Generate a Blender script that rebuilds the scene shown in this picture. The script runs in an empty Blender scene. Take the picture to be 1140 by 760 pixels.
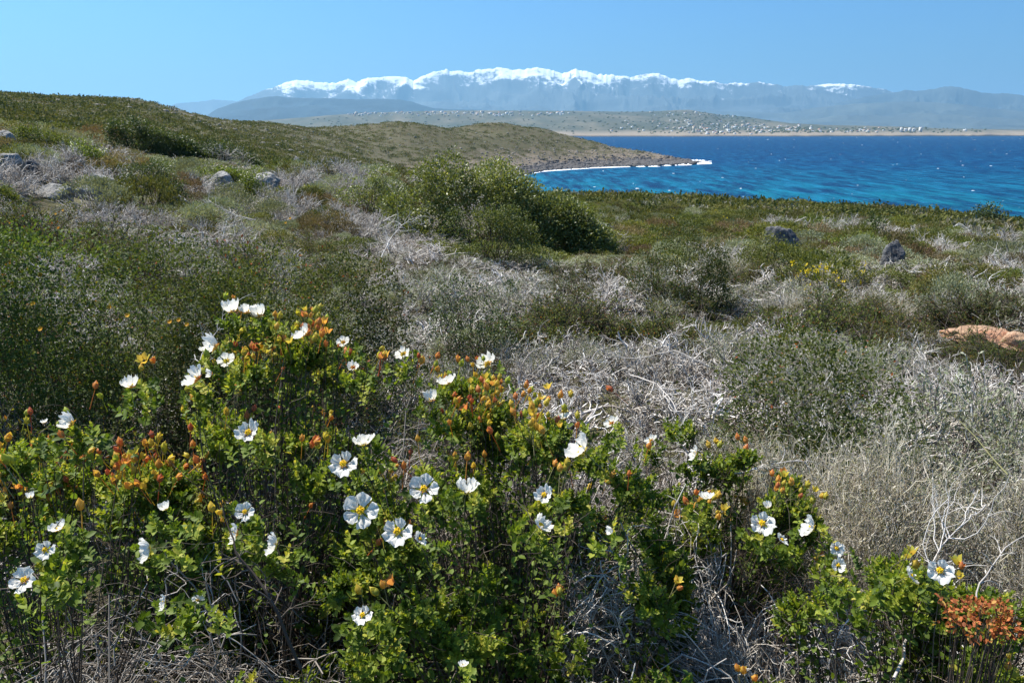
import bpy, math, random
import numpy as np
random.seed(7); rng = np.random.default_rng(7)
SC = bpy.context.scene; C = SC.collection
R = math.radians
CAMZ = 22.0; F = 860.0; PITCH = R(15.2); CP, SP = math.cos(PITCH), math.sin(PITCH)

# ------------------------------------------------------------------ camera geometry helpers
def ray(u, v):
    a = (u-570)/F; b = -(v-380)/F
    d = np.array([a, CP + b*SP, -SP + b*CP]); return d
def at(u, v, d):                       # point on the sight line at horizontal distance d
    r = ray(u, v); r = r/math.hypot(r[0], r[1]); return np.array([r[0]*d, r[1]*d, CAMZ+r[2]*d])
def proj(P):
    P = np.asarray(P, float).reshape(-1, 3); x = P[:,0]; y = P[:,1]; z = P[:,2]-CAMZ
    dep = y*CP - z*SP; up = y*SP + z*CP
    dep = np.where(dep > .01, dep, .01)
    return 570+F*x/dep, 380-F*up/dep
def tanv(v): return (146-v)*0.00108 if v > 60 else 0

# ------------------------------------------------------------------ mesh helpers
def mesh(name, V, Fs, mats=(), mi=None, attrs=None, smooth=False):
    """V (n,3); Fs list of (m,k) index arrays"""
    me = bpy.data.meshes.new(name)
    V = np.asarray(V, np.float32); Fs = [np.asarray(f, np.int32) for f in Fs if len(f)]
    nl = sum(f.size for f in Fs); nf = sum(len(f) for f in Fs)
    me.vertices.add(len(V)); me.vertices.foreach_set('co', V.ravel())
    me.loops.add(nl); me.polygons.add(nf)
    me.loops.foreach_set('vertex_index', np.concatenate([f.ravel() for f in Fs]))
    tot = np.concatenate([np.full(len(f), f.shape[1], np.int32) for f in Fs])
    st = np.concatenate([[0], np.cumsum(tot)[:-1]]).astype(np.int32)
    me.polygons.foreach_set('loop_start', st); me.polygons.foreach_set('loop_total', tot)
    if smooth: me.polygons.foreach_set('use_smooth', np.ones(nf, bool))
    for m in mats: me.materials.append(m)
    if mi is not None: me.polygons.foreach_set('material_index', np.asarray(mi, np.int32))
    if attrs:
        for k, a in attrs.items():
            at_ = me.attributes.new(k, 'FLOAT', 'FACE' if len(a) == nf and len(a) != len(V) else 'POINT')
            at_.data.foreach_set('value', np.asarray(a, np.float32))
    me.update(calc_edges=True); me.validate(); return me
class MB:                              # collects pieces
    def __init__(s): s.V=[]; s.F=[]; s.M=[]; s.A=[]; s.n=0
    def add(s, V, Fs, m=0, a=None):
        V = np.asarray(V, float).reshape(-1,3)
        if not isinstance(Fs, list): Fs = [Fs]
        for f in Fs:
            if len(f): s.F.append(np.asarray(f)+s.n); s.M.append(np.full(len(f), m))
        s.V.append(V); s.A.append(np.full(len(V), .5) if a is None else (np.full(len(V), float(a)) if np.isscalar(a) else a)); s.n += len(V)
    def mesh(s, name, mats, smooth=False):
        # group faces by size keeping material index order
        o = sorted(range(len(s.F)), key=lambda i: s.F[i].shape[1])
        ks = sorted({f.shape[1] for f in s.F}); Fs=[]; M=[]
        for k in ks:
            ii = [i for i in o if s.F[i].shape[1]==k]
            Fs.append(np.concatenate([s.F[i] for i in ii])); M.append(np.concatenate([s.M[i] for i in ii]))
        me = mesh(name, np.concatenate(s.V), Fs, mats, np.concatenate(M), None, smooth)
        a = me.attributes.new('rnd','FLOAT','POINT'); a.data.foreach_set('value', np.concatenate(s.A).astype(np.float32))
        return me
def obj(name, me, parent=None, loc=None, rot=None, sc=None):
    o = bpy.data.objects.new(name, me); C.objects.link(o)
    if parent is not None: o.parent = parent
    if loc is not None: o.location = tuple(float(c) for c in loc)
    if rot is not None: o.rotation_euler = rot
    if sc is not None: o.scale = sc if hasattr(sc,'__len__') else (sc,)*3
    return o
def tag(o, label=None, cat=None, group=None, kind=None):
    if label: o['label'] = label
    if cat: o['category'] = cat
    if group: o['group'] = group
    if kind: o['kind'] = kind
    return o
def unit(a): return a/np.maximum(np.linalg.norm(a, axis=-1, keepdims=True), 1e-9)
def rv(n, s=None): return unit((s or rng).normal(size=(n,3)))
def merge(TV, TF, X, Y, Z, T):
    """place template verts TV (local x,y,z) with axis vectors X,Y,Z (n,3) at T"""
    n = len(T); V = T[:,None,:] + TV[None,:,0:1]*X[:,None,:] + TV[None,:,1:2]*Y[:,None,:] + TV[None,:,2:3]*Z[:,None,:]
    k = len(TV); off = (np.arange(n)*k)[:,None,None]
    return V.reshape(-1,3), [(np.asarray(f)[None]+off).reshape(-1, np.asarray(f).shape[1]) for f in TF]
LEAF_HI = (np.array([(0,0,0),(.3,.42,.13),(.72,.36,.10),(1,0,-.12),(.72,-.36,.10),(.3,-.42,.13),(.32,0,0),(.72,0,-.03)],float),
           [np.array([(0,6,1),(7,3,2),(0,5,6),(4,3,7)]), np.array([(6,7,2,1),(5,4,7,6)])])
LEAF_LO = (np.array([(0,0,0),(.5,.5,.12),(1,0,0),(.5,-.5,.12)],float), [np.array([(0,2,1),(0,3,2)])])
def leaves(mb, P, D, N, L, W, T=LEAF_LO, m=0, a=None, s=None):
    s = s or rng
    X = unit(D); Y = unit(np.cross(N, X)+1e-6*s.normal(size=X.shape)); Z = np.cross(X, Y)
    L = np.asarray(L)[:,None]; W = np.asarray(W)[:,None]
    V, Fs = merge(T[0], T[1], X*L, Y*W, Z*W, P)
    if a is None: a = s.random(len(P))
    mb.add(V, Fs, m, np.repeat(a, len(T[0])))
def walk(S, D, L, nseg, wig, lift=0.0, s=None):
    s = s or rng; n=len(S); P = np.zeros((n,nseg+1,3)); P[:,0]=S; d = unit(D); L=np.broadcast_to(L,(n,))
    for i in range(nseg):
        d = d + s.normal(size=(n,3))*wig; d[:,2] += lift; d = unit(d)
        P[:,i+1] = P[:,i] + d*(L/nseg)[:,None]
    return P
def tubes(mb, P, r0, r1, sides=3, m=0, a=None, s=None):
    s = s or rng; n,k,_ = P.shape
    T = np.gradient(P, axis=1) if k>1 else P; T = unit(T)
    ref = rv(n, s)[:,None,:]; A = unit(np.cross(T, ref)); B = np.cross(T, A)
    r0 = np.broadcast_to(r0,(n,)); r1 = np.broadcast_to(r1,(n,))
    rad = r0[:,None] + (r1-r0)[:,None]*np.linspace(0,1,k)[None]
    ang = np.arange(sides)/sides*2*math.pi
    V = P[:,:,None,:] + rad[:,:,None,None]*(np.cos(ang)[None,None,:,None]*A[:,:,None,:] + np.sin(ang)[None,None,:,None]*B[:,:,None,:])
    idx = (np.arange(n)[:,None,None]*k + np.arange(k-1)[None,:,None])*sides
    j = np.arange(sides)[None,None,:]; jn = (j+1)%sides
    Fq = np.stack([idx+j, idx+jn, idx+sides+jn, idx+sides+j], -1).reshape(-1,4)
    if a is None: a = s.random(n)
    mb.add(V.reshape(-1,3), Fq, m, np.repeat(np.broadcast_to(a,(n,)), k*sides))
def branch(P, n, spread, s=None, tmin=.25, out=None):
    s = s or rng; k = P.shape[1]; i = s.integers(0,len(P),n); t = s.random(n)*(1-tmin)+tmin
    f = t*(k-1); j = np.minimum(f.astype(int), k-2); w=(f-j)[:,None]
    S = P[i,j]*(1-w)+P[i,j+1]*w; D = unit(P[i,j+1]-P[i,j]) + rv(n,s)*spread
    return S, D
def along(P, n, s=None, tmin=.1):
    s = s or rng; k=P.shape[1]; i=s.integers(0,len(P),n); f=(s.random(n)*(1-tmin)+tmin)*(k-1); j=np.minimum(f.astype(int),k-2); w=(f-j)[:,None]
    return P[i,j]*(1-w)+P[i,j+1]*w, unit(P[i,j+1]-P[i,j])
# value noise (numpy)
_perm = np.random.default_rng(3).random(65536)
def vnoise(x, y, seed=0):
    x=np.asarray(x,float); y=np.asarray(y,float)
    xi=np.floor(x).astype(np.int64); yi=np.floor(y).astype(np.int64); fx=x-xi; fy=y-yi
    fx=fx*fx*(3-2*fx); fy=fy*fy*(3-2*fy)
    h=lambda a,b: _perm[(a*73856093 ^ b*19349663 ^ seed*83492791) & 65535]
    return (h(xi,yi)*(1-fx)+h(xi+1,yi)*fx)*(1-fy)+(h(xi,yi+1)*(1-fx)+h(xi+1,yi+1)*fx)*fy
def fbm(x,y,o=4,seed=0):
    t=0;a=.5
    for i in range(o): t=t+a*vnoise(x*2**i+i*7.3,y*2**i-i*3.1,seed+i); a*=.5
    return t/(1-.5**o)
def ridged(x,y,o=5,seed=0):
    t=0;a=.5
    for i in range(o): t=t+a*(1-np.abs(2*vnoise(x*2**i+i*5.3,y*2**i+i*1.7,seed+i)-1)); a*=.5
    return t/(1-.5**o)

# ------------------------------------------------------------------ materials
def newmat(name):
    m = bpy.data.materials.new(name); m.use_nodes=True; nt=m.node_tree; nt.nodes.clear(); return m, nt
def nd(nt, t, **kw):
    n = nt.nodes.new(t)
    for k,v in kw.items():
        if k.startswith('i_'): n.inputs[k[2:].replace('_',' ')].default_value = v
        else: setattr(n,k,v)
    return n
def ramp(nt, stops, fac, interp='LINEAR'):
    r = nt.nodes.new('ShaderNodeValToRGB'); r.color_ramp.interpolation=interp; e=r.color_ramp.elements
    while len(e)<len(stops): e.new(.5)
    for i,(p,c) in enumerate(stops): e[i].position=p; e[i].color=(*c,1)
    if fac is not None: nt.links.new(fac, r.inputs[0])
    return r.outputs[0]
def mixc(nt, f, a, b, mode='MIX'):
    n = nt.nodes.new('ShaderNodeMix'); n.data_type='RGBA'; n.blend_type=mode
    for s,v in ((n.inputs[0],f),(n.inputs[6],a),(n.inputs[7],b)):
        if hasattr(v,'is_linked') or isinstance(v,bpy.types.NodeSocket): nt.links.new(v,s)
        elif isinstance(v,(int,float)): s.default_value=v
        else: s.default_value=(*v,1)
    return n.outputs[2]
def math_(nt, op, a, b=None, c=None):
    n=nt.nodes.new('ShaderNodeMath'); n.operation=op
    for i,v in enumerate((a,b,c)):
        if v is None: continue
        if isinstance(v,bpy.types.NodeSocket): nt.links.new(v,n.inputs[i])
        else: n.inputs[i].default_value=v
    return n.outputs[0]
def leafmat(name, stops, transl=.35, rough=.5, spec=.4, objvar=.35, att='rnd'):
    m,nt = newmat(name)
    a = nd(nt,'ShaderNodeAttribute',attribute_name=att)
    oi = nd(nt,'ShaderNodeObjectInfo')
    col = ramp(nt, stops, a.outputs['Fac'])
    hs = nd(nt,'ShaderNodeHueSaturation')
    nt.links.new(col,hs.inputs['Color'])
    nt.links.new(math_(nt,'MULTIPLY_ADD',oi.outputs['Random'],objvar,1-objvar*.5),hs.inputs['Value'])
    r2 = math_(nt,'FRACT',math_(nt,'MULTIPLY',oi.outputs['Random'],17.31))
    nt.links.new(math_(nt,'MULTIPLY_ADD',r2,objvar*.05,.5-objvar*.035),hs.inputs['Hue'])
    p = nd(nt,'ShaderNodeBsdfPrincipled'); p.inputs['Roughness'].default_value=rough; p.inputs['Specular IOR Level'].default_value=spec
    nt.links.new(hs.outputs[0],p.inputs['Base Color'])
    o = nd(nt,'ShaderNodeOutputMaterial')
    if transl>0:
        t = nd(nt,'ShaderNodeBsdfTranslucent'); mx = nd(nt,'ShaderNodeMixShader'); mx.inputs[0].default_value=transl
        g = mixc(nt,1.0,hs.outputs[0],(1.5,1.45,.6),'MULTIPLY')
        nt.links.new(g,t.inputs['Color']); nt.links.new(p.outputs[0],mx.inputs[1]); nt.links.new(t.outputs[0],mx.inputs[2]); nt.links.new(mx.outputs[0],o.inputs[0])
    else: nt.links.new(p.outputs[0],o.inputs[0])
    return m
def noise(nt, scale, detail=4, rough=.55, vec=None, w=None):
    n = nd(nt,'ShaderNodeTexNoise'); n.inputs['Scale'].default_value=scale; n.inputs['Detail'].default_value=detail; n.inputs['Roughness'].default_value=rough
    if vec is not None: nt.links.new(vec,n.inputs['Vector'])
    return n.outputs['Fac']
def finish(nt, col, rough=.9, bump=None, bs=.4, bd=.02, spec=.2):
    p = nd(nt,'ShaderNodeBsdfPrincipled'); p.inputs['Roughness'].default_value=rough; p.inputs['Specular IOR Level'].default_value=spec
    if isinstance(col,bpy.types.NodeSocket): nt.links.new(col,p.inputs['Base Color'])
    else: p.inputs['Base Color'].default_value=(*col,1)
    if bump is not None:
        b = nd(nt,'ShaderNodeBump'); b.inputs['Strength'].default_value=bs; b.inputs['Distance'].default_value=bd
        nt.links.new(bump,b.inputs['Height']); nt.links.new(b.outputs[0],p.inputs['Normal'])
    o = nd(nt,'ShaderNodeOutputMaterial'); nt.links.new(p.outputs[0],o.inputs[0]); return p
M = {}
M['cistus'] = leafmat('rockrose_leaf', [(0,(.055,.09,.012)),(.4,(.14,.20,.022)),(.75,(.27,.325,.04)),(1,(.48,.44,.08))], .38, .6, .3, .1)
M['heath'] = leafmat('heath_leaf', [(0,(.04,.062,.015)),(.6,(.085,.115,.026)),(.9,(.17,.18,.04)),(.97,(.25,.13,.03)),(1,(.35,.12,.03))], .3, .6, .22, .75)
M['sage'] = leafmat('sage_leaf', [(0,(.11,.13,.07)),(.5,(.22,.24,.15)),(1,(.38,.38,.28))], .2, .7, .2, .6)
M['olive'] = leafmat('olive_cushion_leaf', [(0,(.05,.055,.015)),(.5,(.10,.11,.03)),(.85,(.17,.16,.05)),(1,(.30,.24,.10))], .25, .65, .25, .85)
M['green'] = leafmat('green_cushion_leaf', [(0,(.045,.06,.015)),(.5,(.10,.122,.03)),(1,(.22,.22,.05))], .3, .6, .25, .7)
M['brown'] = leafmat('brown_cushion_leaf', [(0,(.09,.065,.03)),(.5,(.16,.12,.06)),(1,(.30,.23,.14))], .2, .8, .15, .8)
M['mastic'] = leafmat('mastic_leaf', [(0,(.065,.085,.024)),(.6,(.15,.175,.05)),(.93,(.27,.29,.10)),(1,(.42,.41,.18))], .32, .42, .35, .1)
M['dark'] = leafmat('windswept_leaf', [(0,(.03,.048,.014)),(.6,(.065,.092,.024)),(1,(.15,.18,.04))], .25, .5, .35, .2)
M['fresh'] = leafmat('fresh_leaf', [(0,(.07,.10,.02)),(.6,(.14,.18,.03)),(1,(.26,.29,.06))], .35, .45, .4, .1)
M['yellow'] = leafmat('yellow_bloom', [(0,(.55,.42,.02)),(1,(.8,.62,.03))], .3, .6, .2, .1)
M['orange'] = leafmat('orange_bloom', [(0,(.7,.3,.02)),(1,(.85,.5,.03))], .3, .6, .2, .1)
M['pink'] = leafmat('purple_bloom', [(0,(.45,.2,.5)),(1,(.6,.35,.65))], .3, .6, .2, .1)
M['redleaf'] = leafmat('dried_red_leaf', [(0,(.12,.05,.02)),(.35,(.34,.09,.035)),(.75,(.5,.17,.06)),(.9,(.45,.33,.08)),(1,(.16,.2,.04))], .3, .7, .2, .1)
M['twig'] = leafmat('bleached_twig', [(0,(.18,.15,.12)),(.45,(.42,.38,.335)),(.85,(.62,.58,.53)),(1,(.78,.75,.71))], 0, .75, .2, .25)
M['twigd'] = leafmat('grey_brown_twig', [(0,(.10,.08,.063)),(.5,(.25,.215,.18)),(1,(.56,.51,.45))], 0, .75, .2, .25)
M['straw'] = leafmat('straw_twig', [(0,(.30,.265,.225)),(.5,(.56,.52,.46)),(.9,(.76,.72,.66)),(1,(.30,.31,.17))], .28, .8, .15, .2)
M['stem'] = leafmat('brown_stem', [(0,(.035,.026,.02)),(.6,(.08,.06,.045)),(1,(.17,.14,.11))], 0, .75, .2, .1)
M['stalk'] = leafmat('green_stalk', [(0,(.14,.15,.05)),(1,(.32,.29,.13))], .1, .6, .2, .1)
M['stuffscrub'] = leafmat('mixed_scrub', [(0,(.045,.06,.015)),(.2,(.09,.10,.025)),(.4,(.14,.14,.035)),(.6,(.14,.115,.055)),(.75,(.17,.17,.12)),(1,(.36,.33,.28))], .2, .8, .15, .1)
def petalmat():
    m,nt=newmat('white_petal'); tc=nd(nt,'ShaderNodeTexCoord')
    n=noise(nt,60,3,.5,tc.outputs['Object'])
    p=nd(nt,'ShaderNodeBsdfPrincipled'); p.inputs['Base Color'].default_value=(.90,.88,.82,1); p.inputs['Roughness'].default_value=.6; p.inputs['Specular IOR Level'].default_value=.2
    b=nd(nt,'ShaderNodeBump'); b.inputs['Strength'].default_value=.5; b.inputs['Distance'].default_value=.002; nt.links.new(n,b.inputs['Height']); nt.links.new(b.outputs[0],p.inputs['Normal'])
    t=nd(nt,'ShaderNodeBsdfTranslucent'); t.inputs['Color'].default_value=(.92,.88,.78,1)
    mx=nd(nt,'ShaderNodeMixShader'); mx.inputs[0].default_value=.42; o=nd(nt,'ShaderNodeOutputMaterial')
    nt.links.new(p.outputs[0],mx.inputs[1]); nt.links.new(t.outputs[0],mx.inputs[2]); nt.links.new(mx.outputs[0],o.inputs[0]); return m
M['petal']=petalmat()
def simple(name,c,rough=.7,transl=0):
    m,nt=newmat(name); tc=nd(nt,'ShaderNodeTexCoord'); n=noise(nt,90,2,.5,tc.outputs['Object'])
    col=mixc(nt,n,[x*.75 for x in c],[min(1,x*1.2) for x in c]); finish(nt,col,rough); return m
M['stamen']=simple('yellow_stamen',(.85,.55,.02))
def budmat():
    m,nt=newmat('bud_sepal'); oi=nd(nt,'ShaderNodeObjectInfo'); a=nd(nt,'ShaderNodeAttribute',attribute_name='rnd')
    f=math_(nt,'ADD',math_(nt,'MULTIPLY',a.outputs['Fac'],.35),math_(nt,'MULTIPLY',oi.outputs['Random'],.65))
    col=ramp(nt,[(.05,(.36,.42,.06)),(.42,(.62,.48,.08)),(.7,(.62,.29,.08)),(.95,(.48,.14,.08))],f)
    p=nd(nt,'ShaderNodeBsdfPrincipled'); p.inputs['Roughness'].default_value=.5; p.inputs['Specular IOR Level'].default_value=.3; nt.links.new(col,p.inputs['Base Color'])
    t=nd(nt,'ShaderNodeBsdfTranslucent'); nt.links.new(mixc(nt,1.0,col,(1.5,1.2,.9),'MULTIPLY'),t.inputs['Color'])
    mx=nd(nt,'ShaderNodeMixShader'); mx.inputs[0].default_value=.4; o=nd(nt,'ShaderNodeOutputMaterial')
    nt.links.new(p.outputs[0],mx.inputs[1]); nt.links.new(t.outputs[0],mx.inputs[2]); nt.links.new(mx.outputs[0],o.inputs[0]); return m
M['bud']=budmat()
def rockmat(name, base, dark, light, scale=1.0, rust=None):
    m,nt=newmat(name); tc=nd(nt,'ShaderNodeTexCoord'); v=tc.outputs['Object']
    n1=noise(nt,3*scale,8,.65,v); n2=noise(nt,14*scale,5,.6,v)
    col=ramp(nt,[(.32,dark),(.48,base),(.68,light)],n1)
    vo=nd(nt,'ShaderNodeTexVoronoi'); vo.inputs['Scale'].default_value=7*scale; nt.links.new(v,vo.inputs['Vector'])
    col=mixc(nt,math_(nt,'MULTIPLY',n2,.6),col,[x*.6 for x in base])
    if rust is not None:
        n3=noise(nt,1.7*scale,4,.6,v); col=mixc(nt,ramp(nt,[(.45,(0,0,0)),(.6,(1,1,1))],n3),col,rust)
    h=math_(nt,'ADD',math_(nt,'MULTIPLY',n1,1.2),math_(nt,'ADD',math_(nt,'MULTIPLY',n2,.6),math_(nt,'MULTIPLY',vo.outputs['Distance'],.5)))
    finish(nt,col,.92,h,1.0,.09/scale,.15); return m
M['rock']=rockmat('grey_limestone',(.30,.29,.27),(.12,.115,.11),(.48,.46,.43))
M['rockdark']=rockmat('dark_limestone',(.12,.12,.122),(.04,.04,.043),(.27,.265,.26))
M['rockred']=rockmat('rusty_rock',(.46,.30,.19),(.22,.12,.07),(.6,.5,.4),1.0,(.42,.17,.09))
def geo(nt): 
    g=nd(nt,'ShaderNodeNewGeometry'); return g
def groundmat():
    m,nt=newmat('scrubland_soil'); g=geo(nt); v=g.outputs['Position']
    n1=noise(nt,.12,6,.6,v); n2=noise(nt,1.3,6,.65,v); n3=noise(nt,9,5,.7,v)
    soil=ramp(nt,[(.25,(.03,.022,.015)),(.45,(.075,.058,.04)),(.6,(.15,.12,.085)),(.75,(.26,.22,.17))],n3)
    veg=ramp(nt,[(.3,(.05,.055,.018)),(.55,(.10,.10,.035)),(.75,(.16,.14,.07))],n2)
    col=mixc(nt,ramp(nt,[(.40,(0,0,0)),(.62,(.7,.7,.7))],n2),soil,veg)
    n4=noise(nt,.33,5,.75,v); col=mixc(nt,ramp(nt,[(.44,(0,0,0)),(.6,(.8,.8,.8))],n4),col,(.065,.07,.03))
    sx=nd(nt,'ShaderNodeSeparateXYZ'); nt.links.new(v,sx.inputs[0])
    # bare pale rock near the water of the headland
    zz=math_(nt,'ADD',sx.outputs[2],math_(nt,'MULTIPLY',math_(nt,'SUBTRACT',n1,.5),22))
    rock=ramp(nt,[(.3,(.08,.07,.055)),(.5,(.17,.135,.10)),(.7,(.29,.24,.18))],n2)
    f=nd(nt,'ShaderNodeMapRange'); f.inputs[1].default_value=11; f.inputs[2].default_value=5; nt.links.new(zz,f.inputs[0])
    ff=nd(nt,'ShaderNodeMapRange'); ff.inputs[1].default_value=180; ff.inputs[2].default_value=300; nt.links.new(sx.outputs[1],ff.inputs[0])
    col=mixc(nt,math_(nt,'MULTIPLY',f.outputs[0],ff.outputs[0]),col,rock)
    d=nd(nt,'ShaderNodeMapRange'); d.inputs[1].default_value=3.2; d.inputs[2].default_value=1.6; nt.links.new(sx.outputs[2],d.inputs[0])
    col=mixc(nt,d.outputs[0],col,(.035,.032,.03))
    finish(nt,col,.95,n3,.8,.05,.1); return m
M['ground']=groundmat()
def farland():
    m,nt=newmat('far_coast_ground'); g=geo(nt); v=g.outputs['Position']
    mp=nd(nt,'ShaderNodeMapping'); mp.inputs['Scale'].default_value=(1,.25,3); nt.links.new(v,mp.inputs[0])
    n1=noise(nt,.004,6,.65,mp.outputs[0]); n2=noise(nt,.03,5,.6,mp.outputs[0])
    col=ramp(nt,[(.35,(.045,.055,.03)),(.5,(.09,.085,.05)),(.66,(.20,.165,.11))],n1)
    col=mixc(nt,math_(nt,'MULTIPLY',n2,.75),col,(.05,.055,.035))
    sx=nd(nt,'ShaderNodeSeparateXYZ'); nt.links.new(v,sx.inputs[0])
    f=nd(nt,'ShaderNodeMapRange'); f.inputs[1].default_value=30; f.inputs[2].default_value=13; nt.links.new(math_(nt,'ADD',sx.outputs[2],math_(nt,'MULTIPLY',math_(nt,'SUBTRACT',n1,.5),46)),f.inputs[0])
    col=mixc(nt,f.outputs[0],col,(.23,.185,.13))
    d=nd(nt,'ShaderNodeMapRange'); d.inputs[1].default_value=5; d.inputs[2].default_value=3; nt.links.new(sx.outputs[2],d.inputs[0])
    col=mixc(nt,d.outputs[0],col,(.07,.055,.045))
    finish(nt,col,.95); return m
M['farland']=farland()
def mountmat(name, base, snow=None):
    m,nt=newmat(name); g=geo(nt); v=g.outputs['Position']
    n1=noise(nt,.0012,8,.65,v); col=ramp(nt,[(.3,[x*.5 for x in base]),(.7,[x*1.5 for x in base])],n1)
    if snow:
        sx=nd(nt,'ShaderNodeSeparateXYZ'); nt.links.new(v,sx.inputs[0]); sn=nd(nt,'ShaderNodeSeparateXYZ'); nt.links.new(g.outputs['Normal'],sn.inputs[0])
        n2=noise(nt,.0045,7,.74,v); a=nd(nt,'ShaderNodeAttribute',attribute_name='rel')
        zz=math_(nt,'ADD',a.outputs['Fac'],math_(nt,'MULTIPLY',math_(nt,'SUBTRACT',n2,.5),1.5))
        zz=math_(nt,'ADD',zz,math_(nt,'MULTIPLY',math_(nt,'SUBTRACT',sn.outputs[2],.72),.9))
        f=nd(nt,'ShaderNodeMapRange'); f.inputs[1].default_value=-.05; f.inputs[2].default_value=.16; nt.links.new(zz,f.inputs[0])
        col=mixc(nt,f.outputs[0],col,(.93,.94,.95))
    finish(nt,col,.9); return m

# ------------------------------------------------------------------ terrain
US = [-900,-300,0,150,300,450,560,600,640,680,770,800,950,1140,1500,2100]
# each column: list of (distance, height relative to the eye)
T_ = {
 -900:[(0,-1.5),(4,-1.5),(15,-.8),(30,.5),(60,2),(120,5),(250,12),(500,12),(800,0),(1500,-30)],
 -300:[(0,-1.5),(4,-1.5),(15,-1.0),(30,.2),(60,.5),(120,3),(250,10),(350,9),(500,0),(800,-28),(1500,-30)],
 0:[(0,-1.5),(4,-1.55),(8,-1.5),(15,-1.15),(22,-.75),(30,-.15),(40,-.3),(60,-1),(100,.5),(180,5.5),(250,9.8),(350,5),(500,-8),(700,-28),(1500,-30)],
 150:[(0,-1.5),(4,-1.55),(8,-1.7),(15,-1.6),(25,-1.25),(35,-1.0),(50,-2.4),(80,-3),(120,-1),(200,5),(280,10.2),(350,6),(500,-8),(700,-28),(1500,-30)],
 300:[(0,-1.5),(4,-1.6),(8,-1.85),(15,-1.9),(25,-1.8),(35,-1.95),(60,-4.3),(100,-5),(160,-5),(260,-1.5),(380,4.2),(450,1),(600,-15),(750,-28),(1500,-30)],
 450:[(0,-1.5),(4,-1.6),(8,-1.9),(15,-2.1),(22,-1.9),(35,-2.4),(60,-5),(100,-7.5),(160,-11.5),(250,-14.5),(330,-14.5),(400,-6),(480,7.2),(600,-6),(750,-28),(1500,-30)],
 560:[(0,-1.5),(4,-1.6),(8,-1.9),(15,-2.3),(22,-2.6),(35,-3.6),(60,-5.5),(90,-8),(130,-15),(250,-21),(350,-21.3),(430,-19.5),(480,-8),(560,7.4),(660,-6),(750,-28),(1500,-30)],
 600:[(0,-1.5),(4,-1.6),(8,-1.9),(15,-2.4),(25,-3.3),(35,-4.1),(60,-5.9),(88,-7.0),(110,-12),(150,-27),(300,-27),(452,-22.8),(466,-20),(520,-7.5),(580,4.4),(660,-6),(750,-28),(1500,-30)],
 640:[(0,-1.5),(4,-1.6),(8,-1.9),(15,-2.4),(25,-3.4),(40,-4.8),(60,-6.0),(95,-7.4),(120,-13),(160,-27),(430,-27),(484,-22.6),(500,-20),(540,-12),(585,-2.6),(640,-10),(720,-28),(1500,-30)],
 680:[(0,-1.5),(4,-1.6),(8,-1.9),(15,-2.4),(25,-3.4),(40,-4.8),(60,-6.2),(85,-7.5),(105,-8.1),(130,-14),(170,-27),(480,-27),(512,-22.7),(522,-19),(585,-10.2),(640,-20),(700,-28),(1500,-30)],
 770:[(0,-1.5),(4,-1.6),(8,-1.9),(15,-2.45),(25,-3.5),(40,-4.9),(60,-6.3),(90,-8.1),(108,-8.8),(135,-15),(175,-27),(500,-27),(552,-22.6),(562,-19.2),(590,-19.0),(606,-23),(700,-28),(1500,-30)],
 800:[(0,-1.5),(4,-1.6),(8,-1.9),(15,-2.5),(25,-3.5),(40,-4.9),(60,-6.4),(90,-8.2),(110,-9),(135,-15),(175,-27),(1500,-30)],
 950:[(0,-1.5),(4,-1.55),(8,-1.85),(15,-2.5),(25,-3.5),(40,-5.0),(60,-6.6),(90,-8.5),(110,-9.6),(135,-16),(175,-27),(1500,-30)],
 1140:[(0,-1.5),(4,-1.5),(8,-1.8),(15,-2.5),(25,-3.6),(40,-5.2),(60,-7.0),(90,-9.2),(110,-10.5),(135,-16),(175,-27),(1500,-30)],
 1500:[(0,-1.5),(4,-1.5),(8,-1.9),(15,-2.7),(25,-4),(40,-6),(60,-8),(90,-11),(110,-13),(135,-20),(175,-27),(1500,-30)],
 2100:[(0,-1.5),(4,-1.5),(15,-3),(40,-7),(90,-13),(135,-22),(175,-27),(1500,-30)]}
NA, ND = 900, 520
azg = np.linspace(-1.2,1.2,NA); ldg = np.linspace(math.log(.5),math.log(1400),ND)
colz = np.array([np.interp(np.exp(ldg),[p[0] for p in T_[u]],[p[1] for p in T_[u]]) for u in US])
uaz = np.array([math.atan((u-570)/891) for u in US])
TG = np.array([np.interp(azg, uaz, colz[:,j]) for j in range(ND)]).T       # (NA,ND)
def gsm(A, s, ax):
    k=np.exp(-.5*(np.arange(-3*s,3*s+1)/s)**2); k/=k.sum(); pad=[(0,0),(0,0)]; pad[ax]=(3*s,3*s)
    B=np.pad(A,pad,mode='edge'); return np.apply_along_axis(lambda r: np.convolve(r,k,'valid'),ax,B)
TG = gsm(gsm(TG,4,0),1,1)
def ground(x, y):
    x=np.asarray(x,float); y=np.asarray(y,float); d=np.maximum(np.hypot(x,y),.51); az=np.arctan2(x,y)
    a=np.clip((az-azg[0])/(azg[1]-azg[0]),0,NA-1.001); l=np.clip((np.log(d)-ldg[0])/(ldg[1]-ldg[0]),0,ND-1.001)
    i=a.astype(int); j=l.astype(int); fa=a-i; fl=l-j
    z=(TG[i,j]*(1-fa)+TG[i+1,j]*fa)*(1-fl)+(TG[i,j+1]*(1-fa)+TG[i+1,j+1]*fa)*fl
    amp=np.clip(d/60,0,1)
    z=z+(fbm(x/1.7,y/1.7,3,5)-.5)*.22*np.clip(d/4,.3,1) + (fbm(x/9,y/9,3,9)-.5)*1.0*amp*np.clip((z+26)/8,.1,1)
    z=z+(fbm(x/21,y/21,4,15)-.5)*4.2*np.clip((d-330)/90,0,1)*np.clip((z+27)/6,0,1)
    return CAMZ+z
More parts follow.
